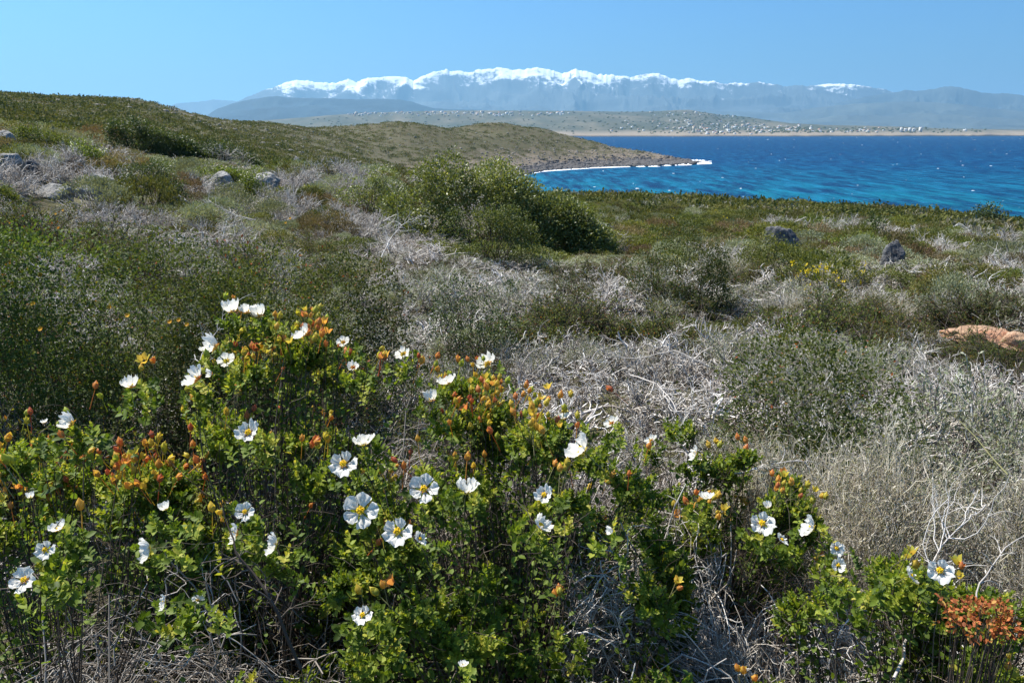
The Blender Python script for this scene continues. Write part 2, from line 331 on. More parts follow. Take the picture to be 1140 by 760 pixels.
def hit(u, v, dmin=1.5):
    """where the sight line meets the ground"""
    r=ray(u,v); r=r/math.hypot(r[0],r[1]); t=np.exp(np.linspace(math.log(dmin),math.log(900),3000))
    z=CAMZ+r[2]*t; g=ground(r[0]*t,r[1]*t); k=np.argmax(z<g)
    if not (z<g).any(): k=len(t)-1
    return np.array([r[0]*t[k],r[1]*t[k],g[k]]), t[k]
# ground sheet: fan in front + coarse all around
na=620; azs=np.concatenate([np.linspace(-math.pi,-1.0,30)[:-1],np.linspace(-1.0,1.0,na),np.linspace(1.0,math.pi,30)[1:-1]])
ds=np.concatenate([[.05],np.exp(np.linspace(math.log(.5),math.log(900),520))])
AA,DD=np.meshgrid(azs,ds,indexing='ij'); X=np.sin(AA)*DD; Y=np.cos(AA)*DD
Z=ground(X,Y)
n_,k_=AA.shape; I=np.arange(n_)[:,None]; J=np.arange(k_-1)[None]; In=(I+1)%n_
Fq=np.stack([I*k_+J, I*k_+J+1, In*k_+J+1, In*k_+J],-1).reshape(-1,4)
me=mesh('ground',np.stack([X,Y,Z],-1).reshape(-1,3),[Fq],[M['ground']],smooth=True)
tag(obj('ground',me),kind='structure')

# ------------------------------------------------------------------ sea
def watermat():
    m,nt=newmat('sea_water'); g=geo(nt); v=g.outputs['Position']
    sx=nd(nt,'ShaderNodeSeparateXYZ'); nt.links.new(v,sx.inputs[0])
    mp=nd(nt,'ShaderNodeMapping'); mp.inputs['Scale'].default_value=(1,.16,1); nt.links.new(v,mp.inputs[0])
    n1=noise(nt,.03,5,.65,mp.outputs[0]); n2=noise(nt,.12,6,.75,mp.outputs[0]); n3=noise(nt,.7,4,.6,v)
    yy=math_(nt,'ADD',sx.outputs[1],math_(nt,'MULTIPLY',sx.outputs[0],.35))
    yy=math_(nt,'ADD',yy,math_(nt,'MULTIPLY',math_(nt,'SUBTRACT',n1,.5),260))
    f=nd(nt,'ShaderNodeMapRange'); f.inputs[1].default_value=180; f.inputs[2].default_value=1100; nt.links.new(yy,f.inputs[0])
    col=ramp(nt,[(0,(.004,.16,.20)),(.2,(.002,.11,.185)),(.5,(.0005,.045,.13)),(1,(.0005,.03,.105))],f.outputs[0])
    col=mixc(nt,ramp(nt,[(.38,(0,0,0)),(.58,(.95,.95,.95))],n2),col,(.0005,.018,.065))
    mp2=nd(nt,'ShaderNodeMapping'); mp2.inputs['Scale'].default_value=(1,.22,1); mp2.inputs['Location'].default_value=(31,7,0); nt.links.new(v,mp2.inputs[0]); n5=noise(nt,.22,5,.8,mp2.outputs[0])
    col=mixc(nt,ramp(nt,[(.50,(0,0,0)),(.66,(.8,.8,.8))],n5),col,(.012,.15,.27))
    h=math_(nt,'ADD',n2,math_(nt,'MULTIPLY',n3,.3))
    p=finish(nt,col,.5,h,1.0,1.6,.04); return m
SEAR=60000
me=mesh('sea',[(-SEAR,-SEAR,0),(SEAR,-SEAR,0),(SEAR,SEAR,0),(-SEAR,SEAR,0)],[np.array([(0,1,2,3)])],[watermat()])
tag(obj('sea',me),kind='structure')
foam,nt=newmat('sea_foam'); tcg=geo(nt); finish(nt,mixc(nt,noise(nt,.8,4,.6,tcg.outputs['Position']),(.7,.74,.78),(.93,.94,.95)),.7)
# whitecaps: low breaking crests
mb=MB(); n=170
y=np.exp(rng.uniform(math.log(180),math.log(3200),n)); x=(rng.uniform(.02,.75,n))*y; 
keep=(ground(x,y)<-1)&(ground(x,np.clip(y-15,1,None))<-1); x=x[keep]; y=y[keep]; n=len(x)
x2=x
w=rng.uniform(.25,1.05,n)**2.2*(1+y/900)*.7; h=rng.uniform(.04,.16,n)*(1+y/900); 
TV=np.array([(-1,-.5,0),(-.4,-.8,0),(.5,-.7,0),(1,-.2,0),(-.5,0,1),(.4,.1,.8),(-.8,.6,0),(.7,.7,0)],float)
TFt=[np.array([(0,1,4),(2,3,5),(0,4,6),(3,7,5)]),np.array([(1,2,5,4),(6,4,5,7)])]
ex=np.stack([w,rng.normal(0,.2,n)*w,w*0],-1); ey=np.stack([w*0,w*.6,w*0],-1); ez=np.stack([w*0,w*0,h],-1)
V_,F_=merge(TV,TFt,ex,ey,ez,np.stack([x,y,np.full(n,-.05)],-1)); mb.add(V_,F_)
tag(obj('whitecaps',mb.mesh('whitecaps',[foam])),'small white breaking crests scattered over the blue bay','waves',kind='stuff')
# surf along the headland
mb=MB()
pts=[]
for u in np.arange(585,800,.35):
    az=math.atan((u-570)/891); r=np.linspace(400,640,500); zz=ground(np.sin(az)*r,np.cos(az)*r)
    k=np.argmax(zz>0.0)
    if zz.max()<.0: k=None; 
    if k: pts.append((az,r[k]))
pts=np.array(pts)
if len(pts)>5:
    SHR=gsm(pts[:,1:2],4,0)[:,0]
    for rep in range(7):
        az=pts[:,0]+rng.normal(0,.0006,len(pts)); r=SHR+rng.uniform(-6,0,len(pts)); q=vnoise(az*160,az*0+rep*.4,4)
        tipf=np.clip((az-.15)/.1,0,1)
        keep=(q+tipf*.25>.57); a_=az[keep]; r_=r[keep]; k_n=len(a_)
        w=rng.uniform(.4,1.3,k_n); h=rng.uniform(.12,.5,k_n)*(1+2.0*tipf[keep]*rng.random(k_n)**2)
        V_,F_=merge(TV,TFt,np.stack([w*1.3,w*0,w*0],-1),np.stack([w*0,w*1.6,w*0],-1),np.stack([w*0,w*0,h],-1),np.stack([np.sin(a_)*r_,np.cos(a_)*r_,h*0-.05],-1)); mb.add(V_,F_)
    # surge beyond the tip
    n=1100; t=rng.random(n)**1.3; a_=math.atan((755-570)/891)+t*.042; r_=548+t*25+rng.uniform(0,150,n)*rng.random(n)*(1-t*.6)
    w=rng.uniform(.5,1.6,n)*(1-.4*t); h=rng.uniform(.15,1.5,n)*(1-.7*t)*rng.random(n)**1.5
    V_,F_=merge(TV,TFt,np.stack([w*1.6,w*0,w*0],-1),np.stack([w*0,w*1.8,w*0],-1),np.stack([w*0,w*0,h],-1),np.stack([np.sin(a_)*r_,np.cos(a_)*r_,h*0-.05],-1)); mb.add(V_,F_)
    tag(obj('surf',mb.mesh('surf',[foam])),'white surf breaking along the rocky foot of the headland','surf',kind='stuff')

# ------------------------------------------------------------------ far coast and mountains
def uaz_(u): return math.atan((u-570)/891)
def rangemesh(name, sky, dist, front, back, mat, nu=500, nd_=60, amp=.35, fr=3.0, seed=1, relmin=None, base=0, spur=1.0, snowdepth=None):
    us=np.linspace(sky[0][0],sky[-1][0],nu); vs=np.interp(us,[p[0] for p in sky],[p[1] for p in sky])
    az=np.arctan((us-570)/891); az0=az
    H=(146-vs)*.00108*dist+CAMZ
    Hs=H.copy()
    H=H+(fbm(us/7,us*0+seed,5,seed)-.5)*H*.05+(ridged(us/3.3,us*0+seed,3,seed+4)-.6)*H*.035*(1 if snowdepth is not None else .25)
    t=np.linspace(-1,1,nd_)
    r=np.where(t<0,dist+t*front,dist+t*back)
    A,Rr=np.meshgrid(az,r,indexing='ij'); Tt=np.broadcast_to(t,A.shape)
    prof=np.where(Tt<0,(1+Tt)**spur,(1-Tt)**1.3)
    X=np.sin(A)*Rr; Y=np.cos(A)*Rr
    s=fr/front
    wx=(fbm(X*s*.7,Y*s*.7,3,seed+9)-.5)*1.6; wy=(fbm(X*s*.7+9,Y*s*.7,3,seed+19)-.5)*1.6
    rn=ridged(X*s+wx,Y*s*.7+wy,6,seed)
    edge=np.clip(np.abs(Tt)*6,0,1)
    Z=(Hs[:,None]+(H-Hs)[:,None]*np.exp(-np.abs(Tt)*28))*prof*(1-amp*edge*(1-rn)*1.5)
    rel=(Z/np.maximum(H[:,None],1))
    Z=Z+base-3*(np.abs(Tt)>.98)
    n_,k_=A.shape; I=np.arange(n_-1)[:,None]; J=np.arange(k_-1)[None]
    Fq=np.stack([I*k_+J, I*k_+J+1, (I+1)*k_+J+1, (I+1)*k_+J],-1).reshape(-1,4)[:,::-1]
    if snowdepth is not None:
        sd=np.interp(us,[p[0] for p in snowdepth],[p[1] for p in snowdepth])  # snow line below crest in metres
        relv=((Z-(Hs-sd)[:,None])/900).ravel()
    else: relv=rel.ravel()
    me=mesh(name,np.stack([X,Y,Z],-1).reshape(-1,3),[Fq],[mat],attrs={'rel':relv},smooth=True)
    return tag(obj(name,me),kind='structure')
HZ=dict()
snowsky=[(255,118),(275,111),(300,101),(313,97),(325,93),(335,91),(345,91.5),(370,93),(381,91),(390,88),(400,91),(410,87.5),(425,86),(440,84),(455,87),(462,90),(470,85),(480,80.5),(497,76.5),(510,79),(522,80),(530,77.5),(545,77),(558,75),(570,78),(585,76.5),(600,75.5),(615,78),(625,81),(640,77),(652,80),(662,83),(680,84),(700,85),(711,83),(724,81),(738,85),(752,89),(764,87),(775,89.5),(785,91),(792,90.5),(800,94),(815,93),(822,94),(835,93.5),(846,93),(860,95),(872,98),(884,97),(900,100),(930,107),(960,115),(1000,125)]
sd=[(255,-400),(305,-250),(318,60),(340,120),(400,165),(450,175),(500,150),(600,185),(640,175),(700,115),(740,90),(800,10),(822,-60),(850,-160),(880,-220),(1000,-400)]
rangemesh('snow_mountains',snowsky,18000,6000,5000,mountmat('snowy_mountain_slope',(.06,.07,.07),True),1100,120,.62,4.5,11,spur=1.15,snowdepth=sd)
rangemesh('pale_far_hills',[(150,134),(183,122),(200,116),(225,114),(240,111.5),(262,112),(275,115),(300,122),(340,134)],21000,3000,3000,mountmat('far_hill_slope',(.05,.06,.06)),300,40,.3,3,23)
rangemesh('far_right_mountains',[(840,112),(880,100),(900,97),(915,95.5),(925,95.5),(940,97.5),(955,98),(972,101),(985,104),(1010,112),(1060,124)],19500,4000,3000,mountmat('pale_mountain_slope',(.06,.07,.07),True),500,60,.45,3.5,37,snowdepth=[(840,-300),(890,-160),(903,-60),(915,45),(930,0),(945,-90),(970,-160),(1060,-300)])
rangemesh('blue_right_mountains',[(880,128),(930,115),(960,108),(985,105),(1010,103.5),(1030,102),(1045,100.5),(1060,102),(1085,107),(1098,108),(1110,108.5),(1125,111),(1140,112),(1200,118),(1300,128),(1500,134)],17000,2200,1500,mountmat('blue_mountain_slope',(.05,.06,.055)),700,60,.5,4,41)
rangemesh('low_foothills',[(400,130),(500,127.5),(560,125.5),(600,124.5),(640,125),(700,122.5),(760,122),(830,124),(870,126),(900,121),(950,117),(1000,114.5),(1030,116),(1060,119),(1100,123),(1140,127),(1250,130),(1500,136)],14800,4500,1500,mountmat('foothill_slope',(.06,.065,.05)),700,60,.55,5,53)
rangemesh('flat_topped_hill',[(215,141),(229,131.5),(237,126),(245,121.5),(262,116),(285,111),(300,109),(312,107.8),(322,109),(345,109.5),(400,110),(445,110),(458,112),(470,116),(482,119.5),(500,121),(530,121.5),(570,124),(640,128),(700,133)],10500,2200,2500,mountmat('mesa_slope',(.015,.03,.04)),500,60,.30,3,61,spur=.55)
# far coast: gently rising land with real depth, starts 3.4 km away
coast_v=[(-400,152.5),(500,152.5),(700,152.3),(760,152.2),(900,151.6),(1140,150.6),(1800,150.0)]
cs=[(-500,134),(200,136),(300,134),(345,130.5),(400,126),(440,124.5),(500,123),(560,122.8),(640,123.5),(700,124.5),(725,124.2),(750,123),(765,122.5),(780,125),(800,128),(830,130.5),(850,133.5),(880,137.5),(920,139.5),(960,140.2),(1010,141.5),(1045,143),(1090,143.8),(1140,144.3),(1800,145)]
def farh(az, r):
    u=570+891*np.tan(az); r0=np.interp(u,[-400,700,760,900,1140,1800],[3400,3450,3500,3750,4600,5200])+(fbm(u/45,u*0,4,91)-.5)*420
    vs=np.interp(u,[p[0] for p in cs],[p[1] for p in cs]); rc=r0*1.0+np.interp(u,[-400,800,960,1140],[2000,2000,900,700])
    Hc=(146-vs)*.00108*rc+CAMZ; t=(r-r0)/(rc-r0)
    low=np.interp(u,[500,640,760,860,1140],[14,13,13,14,16])
    z=np.where(t<.04,np.interp(t,[-.03,0,.012,.04],[-12,0,5,9]),0)
    tt=np.clip((t-.04)/.96,0,1); prof=tt**1.25
    z2=9+(low-9)*np.clip(tt*5,0,1)+(Hc-low)*prof*(1+.0*tt)
    n=(fbm(r*np.sin(az)/500,r*np.cos(az)/900,4,77)-.5)
    z2=z2+n*(Hc-low)*.55*np.sin(np.clip(tt,0,1)*math.pi)
    z=np.where(t<.04,z,z2); z=np.where(t>1,Hc*np.clip(1-(t-1)*.8,0.1,1),z)
    return z
us=np.linspace(-400,1800,900); az=np.arctan((us-570)/891); 
rr=np.concatenate([np.linspace(3300,3600,40),np.linspace(3610,8000,150)])
A,Rr=np.meshgrid(az,rr,indexing='ij'); 
r0u=np.interp(us,[-400,700,760,900,1140,1800],[3400,3450,3500,3750,4600,5200]); Rr=Rr*(r0u/3400)[:,None]
Z=farh(A,Rr); n_,k_=A.shape; I=np.arange(n_-1)[:,None]; J=np.arange(k_-1)[None]
Fq=np.stack([I*k_+J, I*k_+J+1, (I+1)*k_+J+1, (I+1)*k_+J],-1).reshape(-1,4)[:,::-1]
tag(obj('far_coast',mesh('far_coast',np.stack([np.sin(A)*Rr,np.cos(A)*Rr,Z],-1).reshape(-1,3),[Fq],[M['farland']],smooth=True)),kind='structure')
def farhit(u,v):
    r=ray(u,v); r=r/math.hypot(r[0],r[1]); t=np.linspace(3300,9000,4000); z=CAMZ+r[2]*t; g=farh(np.arctan2(r[0],r[1]),t); k=np.argmax(z<g)
    return (np.array([r[0]*t[k],r[1]*t[k],g[k]]),t[k]) if (z<g).any() else (None,0)
# houses
def box(mb, c, s, m=0, a=.5):
    x,y,z=c; sx,sy,sz=[q/2 for q in s]
    V=[(x+i*sx,y+j*sy,z+k*sz) for i in(-1,1) for j in(-1,1) for k in(-1,1)]
    mb.add(V,np.array([(0,1,3,2),(4,6,7,5),(0,4,5,1),(2,3,7,6),(0,2,6,4),(1,5,7,3)]),m,a)
def plaster(name,c): 
    m,nt=newmat(name); g=geo(nt); n=noise(nt,.4,4,.6,g.outputs['Position']); finish(nt,mixc(nt,n,[x*.85 for x in c],c),.85); return m
WALLS=[plaster('white_plaster',(.8,.79,.75)),plaster('cream_plaster',(.66,.58,.45)),plaster('grey_plaster',(.5,.49,.47))]
TILE=plaster('terracotta_roof',(.38,.16,.09)); GLASS=plaster('dark_window',(.04,.045,.05))
def house(k,w=11,d=9,h=6.5,pitched=False,floors=2):
    mb=MB(); box(mb,(0,0,h/2-1),(w,d,h+2),0)
    for f in range(floors):
        for i in range(max(2,int(w//3.5))):
            xx=(i+.5)/max(2,int(w//3.5))*w-w/2; zz=(f+.55)*h/floors
            for yy in(-d/2,d/2): box(mb,(xx,yy,zz),(1.3,.12,1.4),2)
        if floors>1 and f>0: box(mb,(0,-d/2-.7,f*h/floors),(w*.8,1.3,.2),0)
    if pitched:
        z0=h; o=.5; V=[(-w/2-o,-d/2-o,z0),(w/2+o,-d/2-o,z0),(w/2+o,d/2+o,z0),(-w/2-o,d/2+o,z0),(-w/4,0,z0+2.2),(w/4,0,z0+2.2)]
        mb.add(V,[np.array([(1,2,5),(3,0,4)]),np.array([(0,1,5,4),(2,3,4,5),(0,3,2,1)])],1)
    else:
        for sx,sy,cx,cy in((w,.3,0,-d/2+.15),(w,.3,0,d/2-.15),(.3,d-.6,-w/2+.15,0),(.3,d-.6,w/2-.15,0)): box(mb,(cx,cy,h+.35),(sx,sy,.7),0)
        box(mb,(w*.2,0,h+1),(3,3,2),0)
    return mb.mesh('house_body',[WALLS[k],TILE,GLASS])
HM=[house(0,12,9,6.5),house(0,10,9,4,False,1),house(1,11,9,6.5,True),house(0,13,10,7,True),house(2,14,10,6.5),house(1,16,10,9,False,3)]
TOW=[house(0,14,12,27,False,8),house(0,16,12,22,False,7)]
hc=0
def addhouse(u,v,label,group,me=None,sc=1.0,cat='house',nm='house'):
    global hc
    p,t=farhit(u,v)
    if p is None: return
    hc+=1
    o=obj(nm,me or HM[random.choices(range(6),[4,4,2,3,2,1])[0]],None,(p[0],p[1],p[2]-.5),(0,0,random.uniform(-.6,.6)-math.atan2(p[0],p[1])),sc*random.uniform(.85,1.2))
    tag(o,label,cat,group)
HR=random.Random(5)
for i in range(110): addhouse(HR.gauss(812,36),min(149.8,max(131,HR.gauss(143,3.0))),'small pale house of the hillside village above the middle of the far shore','houses of the far shore village',None,HR.uniform(.7,1.15))
for i in range(20): addhouse(HR.uniform(690,780),HR.uniform(134,147),'scattered pale villa on the bare slope left of the far shore village','villas left of the village',None,.9)
for i in range(110): addhouse(HR.uniform(385,640),HR.triangular(124.8,130.5,126.5),'pale house of the hilltop town above the brown headland','houses of the hilltop town',None,HR.uniform(.8,1.3))
for i in range(30): addhouse(HR.uniform(720,860),HR.uniform(125,131),'pale house near the crest of the low far hill','houses on the crest of the far hill',None,.9)
for i in range(42): addhouse(HR.uniform(868,985),HR.uniform(143,147.5),'low house on the flat shore between village and white blocks','houses on the flat shore',None,.9)
for u,v,k,s,lab in((1003,147.2,0,.75,'leftmost of the white apartment blocks by the far right shore'),(1008,147,1,.8,'second white apartment block from the left on the far right shore'),(1012.5,147.2,0,.8,'third white apartment block from the left, one of the middle ones'),(1017,147,1,.85,'fourth white apartment block from the left on the far right shore'),(1024.5,147.2,0,.9,'rightmost and tallest white apartment block on the far right shore')):
    addhouse(u,v,lab,'white apartment blocks on the far shore',TOW[k],s,'apartment block','apartment_block')
addhouse(772,147,'cream tower standing among the houses of the far shore village',None,house(1,9,9,24,False,7),1,'tower','village_tower')
addhouse(1074,146.2,'lone white building on the flat land at the far right',None,HM[0],1.2,'house','house')
# dark tree clumps over the far coast (read as one mass)
mb=MB(); P=[]
for i in range(900):
    u=HR.choice([HR.uniform(345,1100),HR.gauss(820,60)]); v=HR.uniform(124,149) if u<860 else HR.uniform(142,148)
    p,t=farhit(u,v)
    if p is not None: P.append(p)
P=np.array(P); n=len(P)
IC=np.array([(0,0,1),(.9,0,.35),(.28,.85,.35),(-.72,.53,.4),(-.72,-.53,.3),(.28,-.85,.4),(.6,.4,-.3),(-.3,.7,-.3),(-.7,-.1,-.3),(-.1,-.7,-.3),(.6,-.5,-.3)],float)
IF=[np.array([(0,1,2),(0,2,3),(0,3,4),(0,4,5),(0,5,1),(1,6,2),(2,6,7),(2,7,3),(3,7,8),(3,8,4),(4,8,9),(4,9,5),(5,9,10),(5,10,1),(1,10,6)])]
s=rng.uniform(2.5,6,n); V_,F_=merge(IC,IF,np.stack([s*1.7,s*.2,s*0],-1),np.stack([-s*.2,s,s*0],-1),np.stack([s*0,s*0,s*.9],-1),P+[0,0,1]); mb.add(V_,F_,0,np.repeat(rng.random(n)*.5,11))
tag(obj('far_trees',mb.mesh('far_trees',[M['stuffscrub']])),'dark scrub and trees dotted between the houses of the far coast','trees',kind='stuff')


# ================================================================== VEGETATION
UP=np.array([0,0,1.])
def crown_pts(n, s, rx=1, ry=1, rz=1, shell=.55, lobes=None):
    """points through a lumpy dome of radius 1"""
    d=rv(n,s); d[:,2]=np.abs(d[:,2])*.95-.05
    r=(shell+(1-shell)*s.random(n)**.6)
    b=1+.28*np.sin(d[:,0]*5.1+lobes[0])*np.sin(d[:,1]*4.7+lobes[1])+.16*np.sin(d[:,2]*9+d[:,0]*7+lobes[2])
    return d*(r*b)[:,None]*np.array([rx,ry,rz]), d
def lumpy(n, s, nl, ax, lr, low=-.1):
    ax=np.asarray(ax,float); d0=rv(nl,s); d0[:,2]=np.abs(d0[:,2])*1.05+low; d0=unit(d0); rl=lr*s.uniform(.65,1.25,nl)
    rf=np.minimum(rl/ax.min(),.75)[:,None]; c=d0*ax*(1-rf*.35); w=rl**2; i=s.choice(nl,n,p=w/w.sum())
    d=unit(rv(n,s)+d0[i]*.9+UP*.35); P=c[i]+d*rl[i][:,None]*s.uniform(.8,1.05,(n,1)); return P,d,i
# ---- woody bush: returns (branch mesh, foliage mesh or None)
def twiggy(name, seed, Rr, H, n0, n1, n2, th, mat, wig=.22, lift=.0, flat=.6, nl=0, lL=.012, lW=.006, lmat=None, seg=6, stems_up=False, curl=0):
    s=np.random.default_rng(seed); mb=MB()
    S=np.zeros((n0,3)); S[:,:2]=s.normal(size=(n0,2))*Rr*.22
    D=rv(n0,s); D[:,2]=np.abs(D[:,2])*(1.6 if stems_up else flat)+.25; D=unit(D)*[1,1,1]
    L=s.uniform(.65,1.1,n0)*np.where(np.abs(D[:,2])>.75,H,Rr*.6+H*.4)
    P0=walk(S,D,L,seg,wig,lift,s); 
    tubes(mb,P0,th*1.9,th*.9,4,0,None,s)
    S,D=branch(P0,n1,.75,s,.25); D[:,2]+=.25; P1=walk(S,D,s.uniform(.2,.5,n1)*Rr,5,wig*1.2,lift,s); tubes(mb,P1,th*.95,th*.5,3,0,None,s)
    S,D=branch(P1,n2,.8,s,.2); P2=walk(S,D,s.uniform(.08,.26,n2)*Rr,4 if curl==0 else 5,wig*1.3+curl,lift,s); tubes(mb,P2,th*.55,th*.28,3,0,None,s)
    mb.V=[np.concatenate(mb.V)]; v=mb.V[0]; v[:,2]=np.where(v[:,2]<-.05,-.05,v[:,2]); 
    b=mb.mesh(name+'_branches',[mat]); f=None
    if nl:
        m2=MB(); k=int(nl*.75); A,T1=along(P2,k,s); B,T2=along(P1,nl-k,s,.4); Pp=np.concatenate([A,B]); Tt=np.concatenate([T1,T2])
        sc=s.uniform(.6,1.25,nl); leaves(m2,Pp,Tt+rv(nl,s)*.8,rv(nl,s)+UP*.8,lL*sc,lW*sc,LEAF_LO,0,None,s); f=m2.mesh(name+'_foliage',[lmat])
    return b,f
def tuft(name, seed, n, lL, lW, lmat, rz=.58, shell=.72, nst=60, th=.006, up=.1, smat=None, T=LEAF_LO, flow=0, fmat=None, fl=.03):
    """dense cushion with crown of unit radius, height rz; leaf size relative"""
    s=np.random.default_rng(seed); lo=s.uniform(0,6,3)
    # clumped: sub-tufts each with a bunch of leaves
    nc=max(30,n//10); Cc,Dc,li=lumpy(nc,s,26,(1,1,rz),.27); i=s.integers(0,nc,n)
    spread=.05; P=Cc[i]+s.normal(size=(n,3))*spread*[1,1,.8]; P[:,2]=np.maximum(P[:,2],.0)
    D=Dc[i]*.8+rv(n,s)*.7+UP*up; sc=s.uniform(.6,1.3,n)
    tone=s.random(26)[li]*.35+s.random(nc)*.25; a=np.clip(tone[i]+s.random(n)*.45,0,1)
    mb=MB(); leaves(mb,P,D,rv(n,s)+Dc[i]*.6,lL*sc,lW*sc,T,0,a,s)
    f=mb.mesh(name+'_foliage',[lmat])
    m2=MB(); e,_=crown_pts(nst,s,.95,.95,rz*.98,.8,lo); S=np.zeros((nst,3)); S[:,:2]=s.normal(size=(nst,2))*.12
    k=5; t=np.linspace(0,1,k)[None,:,None]; Pl=S[:,None]*(1-t)+e[:,None]*t; Pl[:,1:-1]+=s.normal(size=(nst,k-2,3))*.05; Pl[:,:,2]=np.maximum(Pl[:,:,2],0)
    tubes(m2,Pl,th*1.5,th*.5,3,0,None,s)
    b=m2.mesh(name+'_branches',[smat or M['twigd']]); fm=None
    if flow:
        m3=MB(); Pf,Df=crown_pts(flow,s,1.03,1.03,rz*1.04,.97,lo); k=s.random(flow)<(.5+.5*np.sin(Pf[:,0]*6+2)*np.sin(Pf[:,1]*5)); Pf=Pf[k];Df=Df[k]; q=len(Pf)
        Pf=np.repeat(Pf,4,0)+s.normal(size=(q*4,3))*.02; leaves(m3,Pf,rv(q*4,s)+UP*.4,rv(q*4,s)+UP,np.full(q*4,fl),np.full(q*4,fl),LEAF_LO,0,None,s); fm=m3.mesh(name+'_blossom',[fmat])
    return b,f,fm
protos={}
def P_(k, lst): protos[k]=lst
# near kinds (real metres, radius about .4)
P_('dead',[twiggy('dead_shrub',100+i,.55,.34,16,130,330,.0088,M['twig'],.36,.0) for i in range(5)])
P_('deaddense',[twiggy('dead_brush',120+i,.5,.30,26,240,700,.0066,M['twig'],.34,.0) for i in range(3)])
P_('grey',[twiggy('grey_shrub',140+i,.55,.36,16,150,600,.0056,M['twig'],.28,.01,nl=2600,lL=.016,lW=.007,lmat=M['sage']) for i in range(4)])
P_('heath',[twiggy('heath_shrub',160+i,.45,.50,26,300,1100,.0030,M['stem'],.22,.03,nl=10500,lL=.017,lW=.009,lmat=M['heath']) for i in range(4)])
P_('sage',[twiggy('sage_shrub',180+i,.5,.32,18,200,600,.0042,M['twig'],.2,.05,nl=5200,lL=.022,lW=.009,lmat=M['sage']) for i in range(3)])
P_('straw',[twiggy('straw_shrub',190+i,.5,.34,60,600,1500,.0019,M['straw'],.15,.10,stems_up=True,nl=2500,lL=.014,lW=.003,lmat=M['straw']) for i in range(3)])
# mid/far cushions with unit radius
P_('olive',[tuft('olive_cushion',200+i,4200,.055,.028,M['olive']) for i in range(4)])
P_('green',[tuft('green_cushion',210+i,4200,.06,.030,M['green']) for i in range(4)])
P_('brown',[tuft('brown_cushion',220+i,3600,.055,.022,M['brown'],up=.3) for i in range(3)])
P_('greyc',[tuft('grey_cushion',230+i,3600,.055,.022,M['sage'],nst=300,th=.008,smat=M['twig']) for i in range(4)])
P_('twigc',[twiggy('bleached_shrub',240+i,1.1,.62,26,300,1500,.010,M['twig'],.24,.01) for i in range(4)])
P_('yellowc',[tuft('yellow_flowering_cushion',250+i,2600,.08,.03,M['green'],flow=150,fmat=M['yellow'],fl=.05) for i in range(2)])
counts={}
def shrub(kind, p, sc, label, group, cat='shrub', var=None, name=None, blossom=True, rz=None):
    v=protos[kind]; t=v[rng.integers(len(v)) if var is None else var]
    nm=name or {'dead':'dead_shrub','deaddense':'dead_shrub','twigc':'dead_shrub','grey':'grey_shrub','heath':'heath_shrub','sage':'sage_shrub','straw':'straw_shrub','olive':'olive_shrub','green':'green_shrub','brown':'brown_shrub','greyc':'grey_cushion','yellowc':'flowering_shrub'}[kind]
    o=bpy.data.objects.new(nm,None); C.objects.link(o); o.empty_display_size=.1
    o.location=tuple(float(x) for x in p); o.rotation_euler=(random.uniform(-.08,.08),random.uniform(-.08,.08),random.uniform(0,6.28))
    sc=np.atleast_1d(sc); o.scale=tuple(float(x) for x in (sc if len(sc)==3 else np.repeat(sc,3)))
    tag(o,label,cat,group)
    obj('branches',t[0],o)
    if t[1] is not None: obj('foliage',t[1],o)
    if len(t)>2 and t[2] is not None and blossom: obj('blossom',t[2],o)
    return o
placed=[]                                   # (x,y,r) keep-outs for the random fill
# ---------------------------------------------------------------- foreground rockroses
def dome_union(domes, x, y):
    z=np.full(np.shape(x),-9.)
    for cx,cy,rx,ry,zt,zb in domes:
        q=1-((x-cx)/rx)**2-((y-cy)/ry)**2; z=np.maximum(z,np.where(q>0,zb+(zt-zb)*np.sqrt(np.maximum(q,0)),-9))
    return z
def blossom_mesh(seed, cup, Rp=.028):
    s=np.random.default_rng(seed); mb=MB()
    for k in range(5):
        a0=k*2*math.pi/5+s.normal()*.08; c=cup+s.normal()*.12; G=8
        sr,tt=np.meshgrid(np.linspace(.06,1,G),np.linspace(-1,1,G),indexing='ij'); half=.65+s.normal()*.03
        w=half*np.minimum(1,.30+sr*1.0); ang=tt*w; Rr=Rp*(1+s.normal()*.06)*sr*(1-.06*np.exp(-(tt/.28)**2)*sr**2-.24*np.abs(tt)**3*sr+.05*s.normal(size=tt.shape)*sr*(sr>.95))
        wr=(np.sin(tt*7+s.uniform(0,6)+sr*3)*.13+np.sin(tt*15+s.uniform(0,6)+sr*4)*.06+s.normal(size=sr.shape)*.045)*sr-.18*np.abs(tt)**2*sr*s.uniform(-.6,1)
        r=Rr*math.cos(c*.7)/1.0; z=Rp*(math.sin(c)*sr**1.6+wr)+(.0012 if k%2 else 0)
        r=Rr*np.cos(c*sr*.8)
        V=np.stack([np.cos(a0+ang)*r,np.sin(a0+ang)*r,z],-1).reshape(-1,3)
        I=np.arange(G-1)[:,None]; J=np.arange(G-1)[None]; mb.add(V,np.stack([I*G+J,I*G+J+1,(I+1)*G+J+1,(I+1)*G+J],-1).reshape(-1,4))
    return mb.mesh('petals',[M['petal']],True)
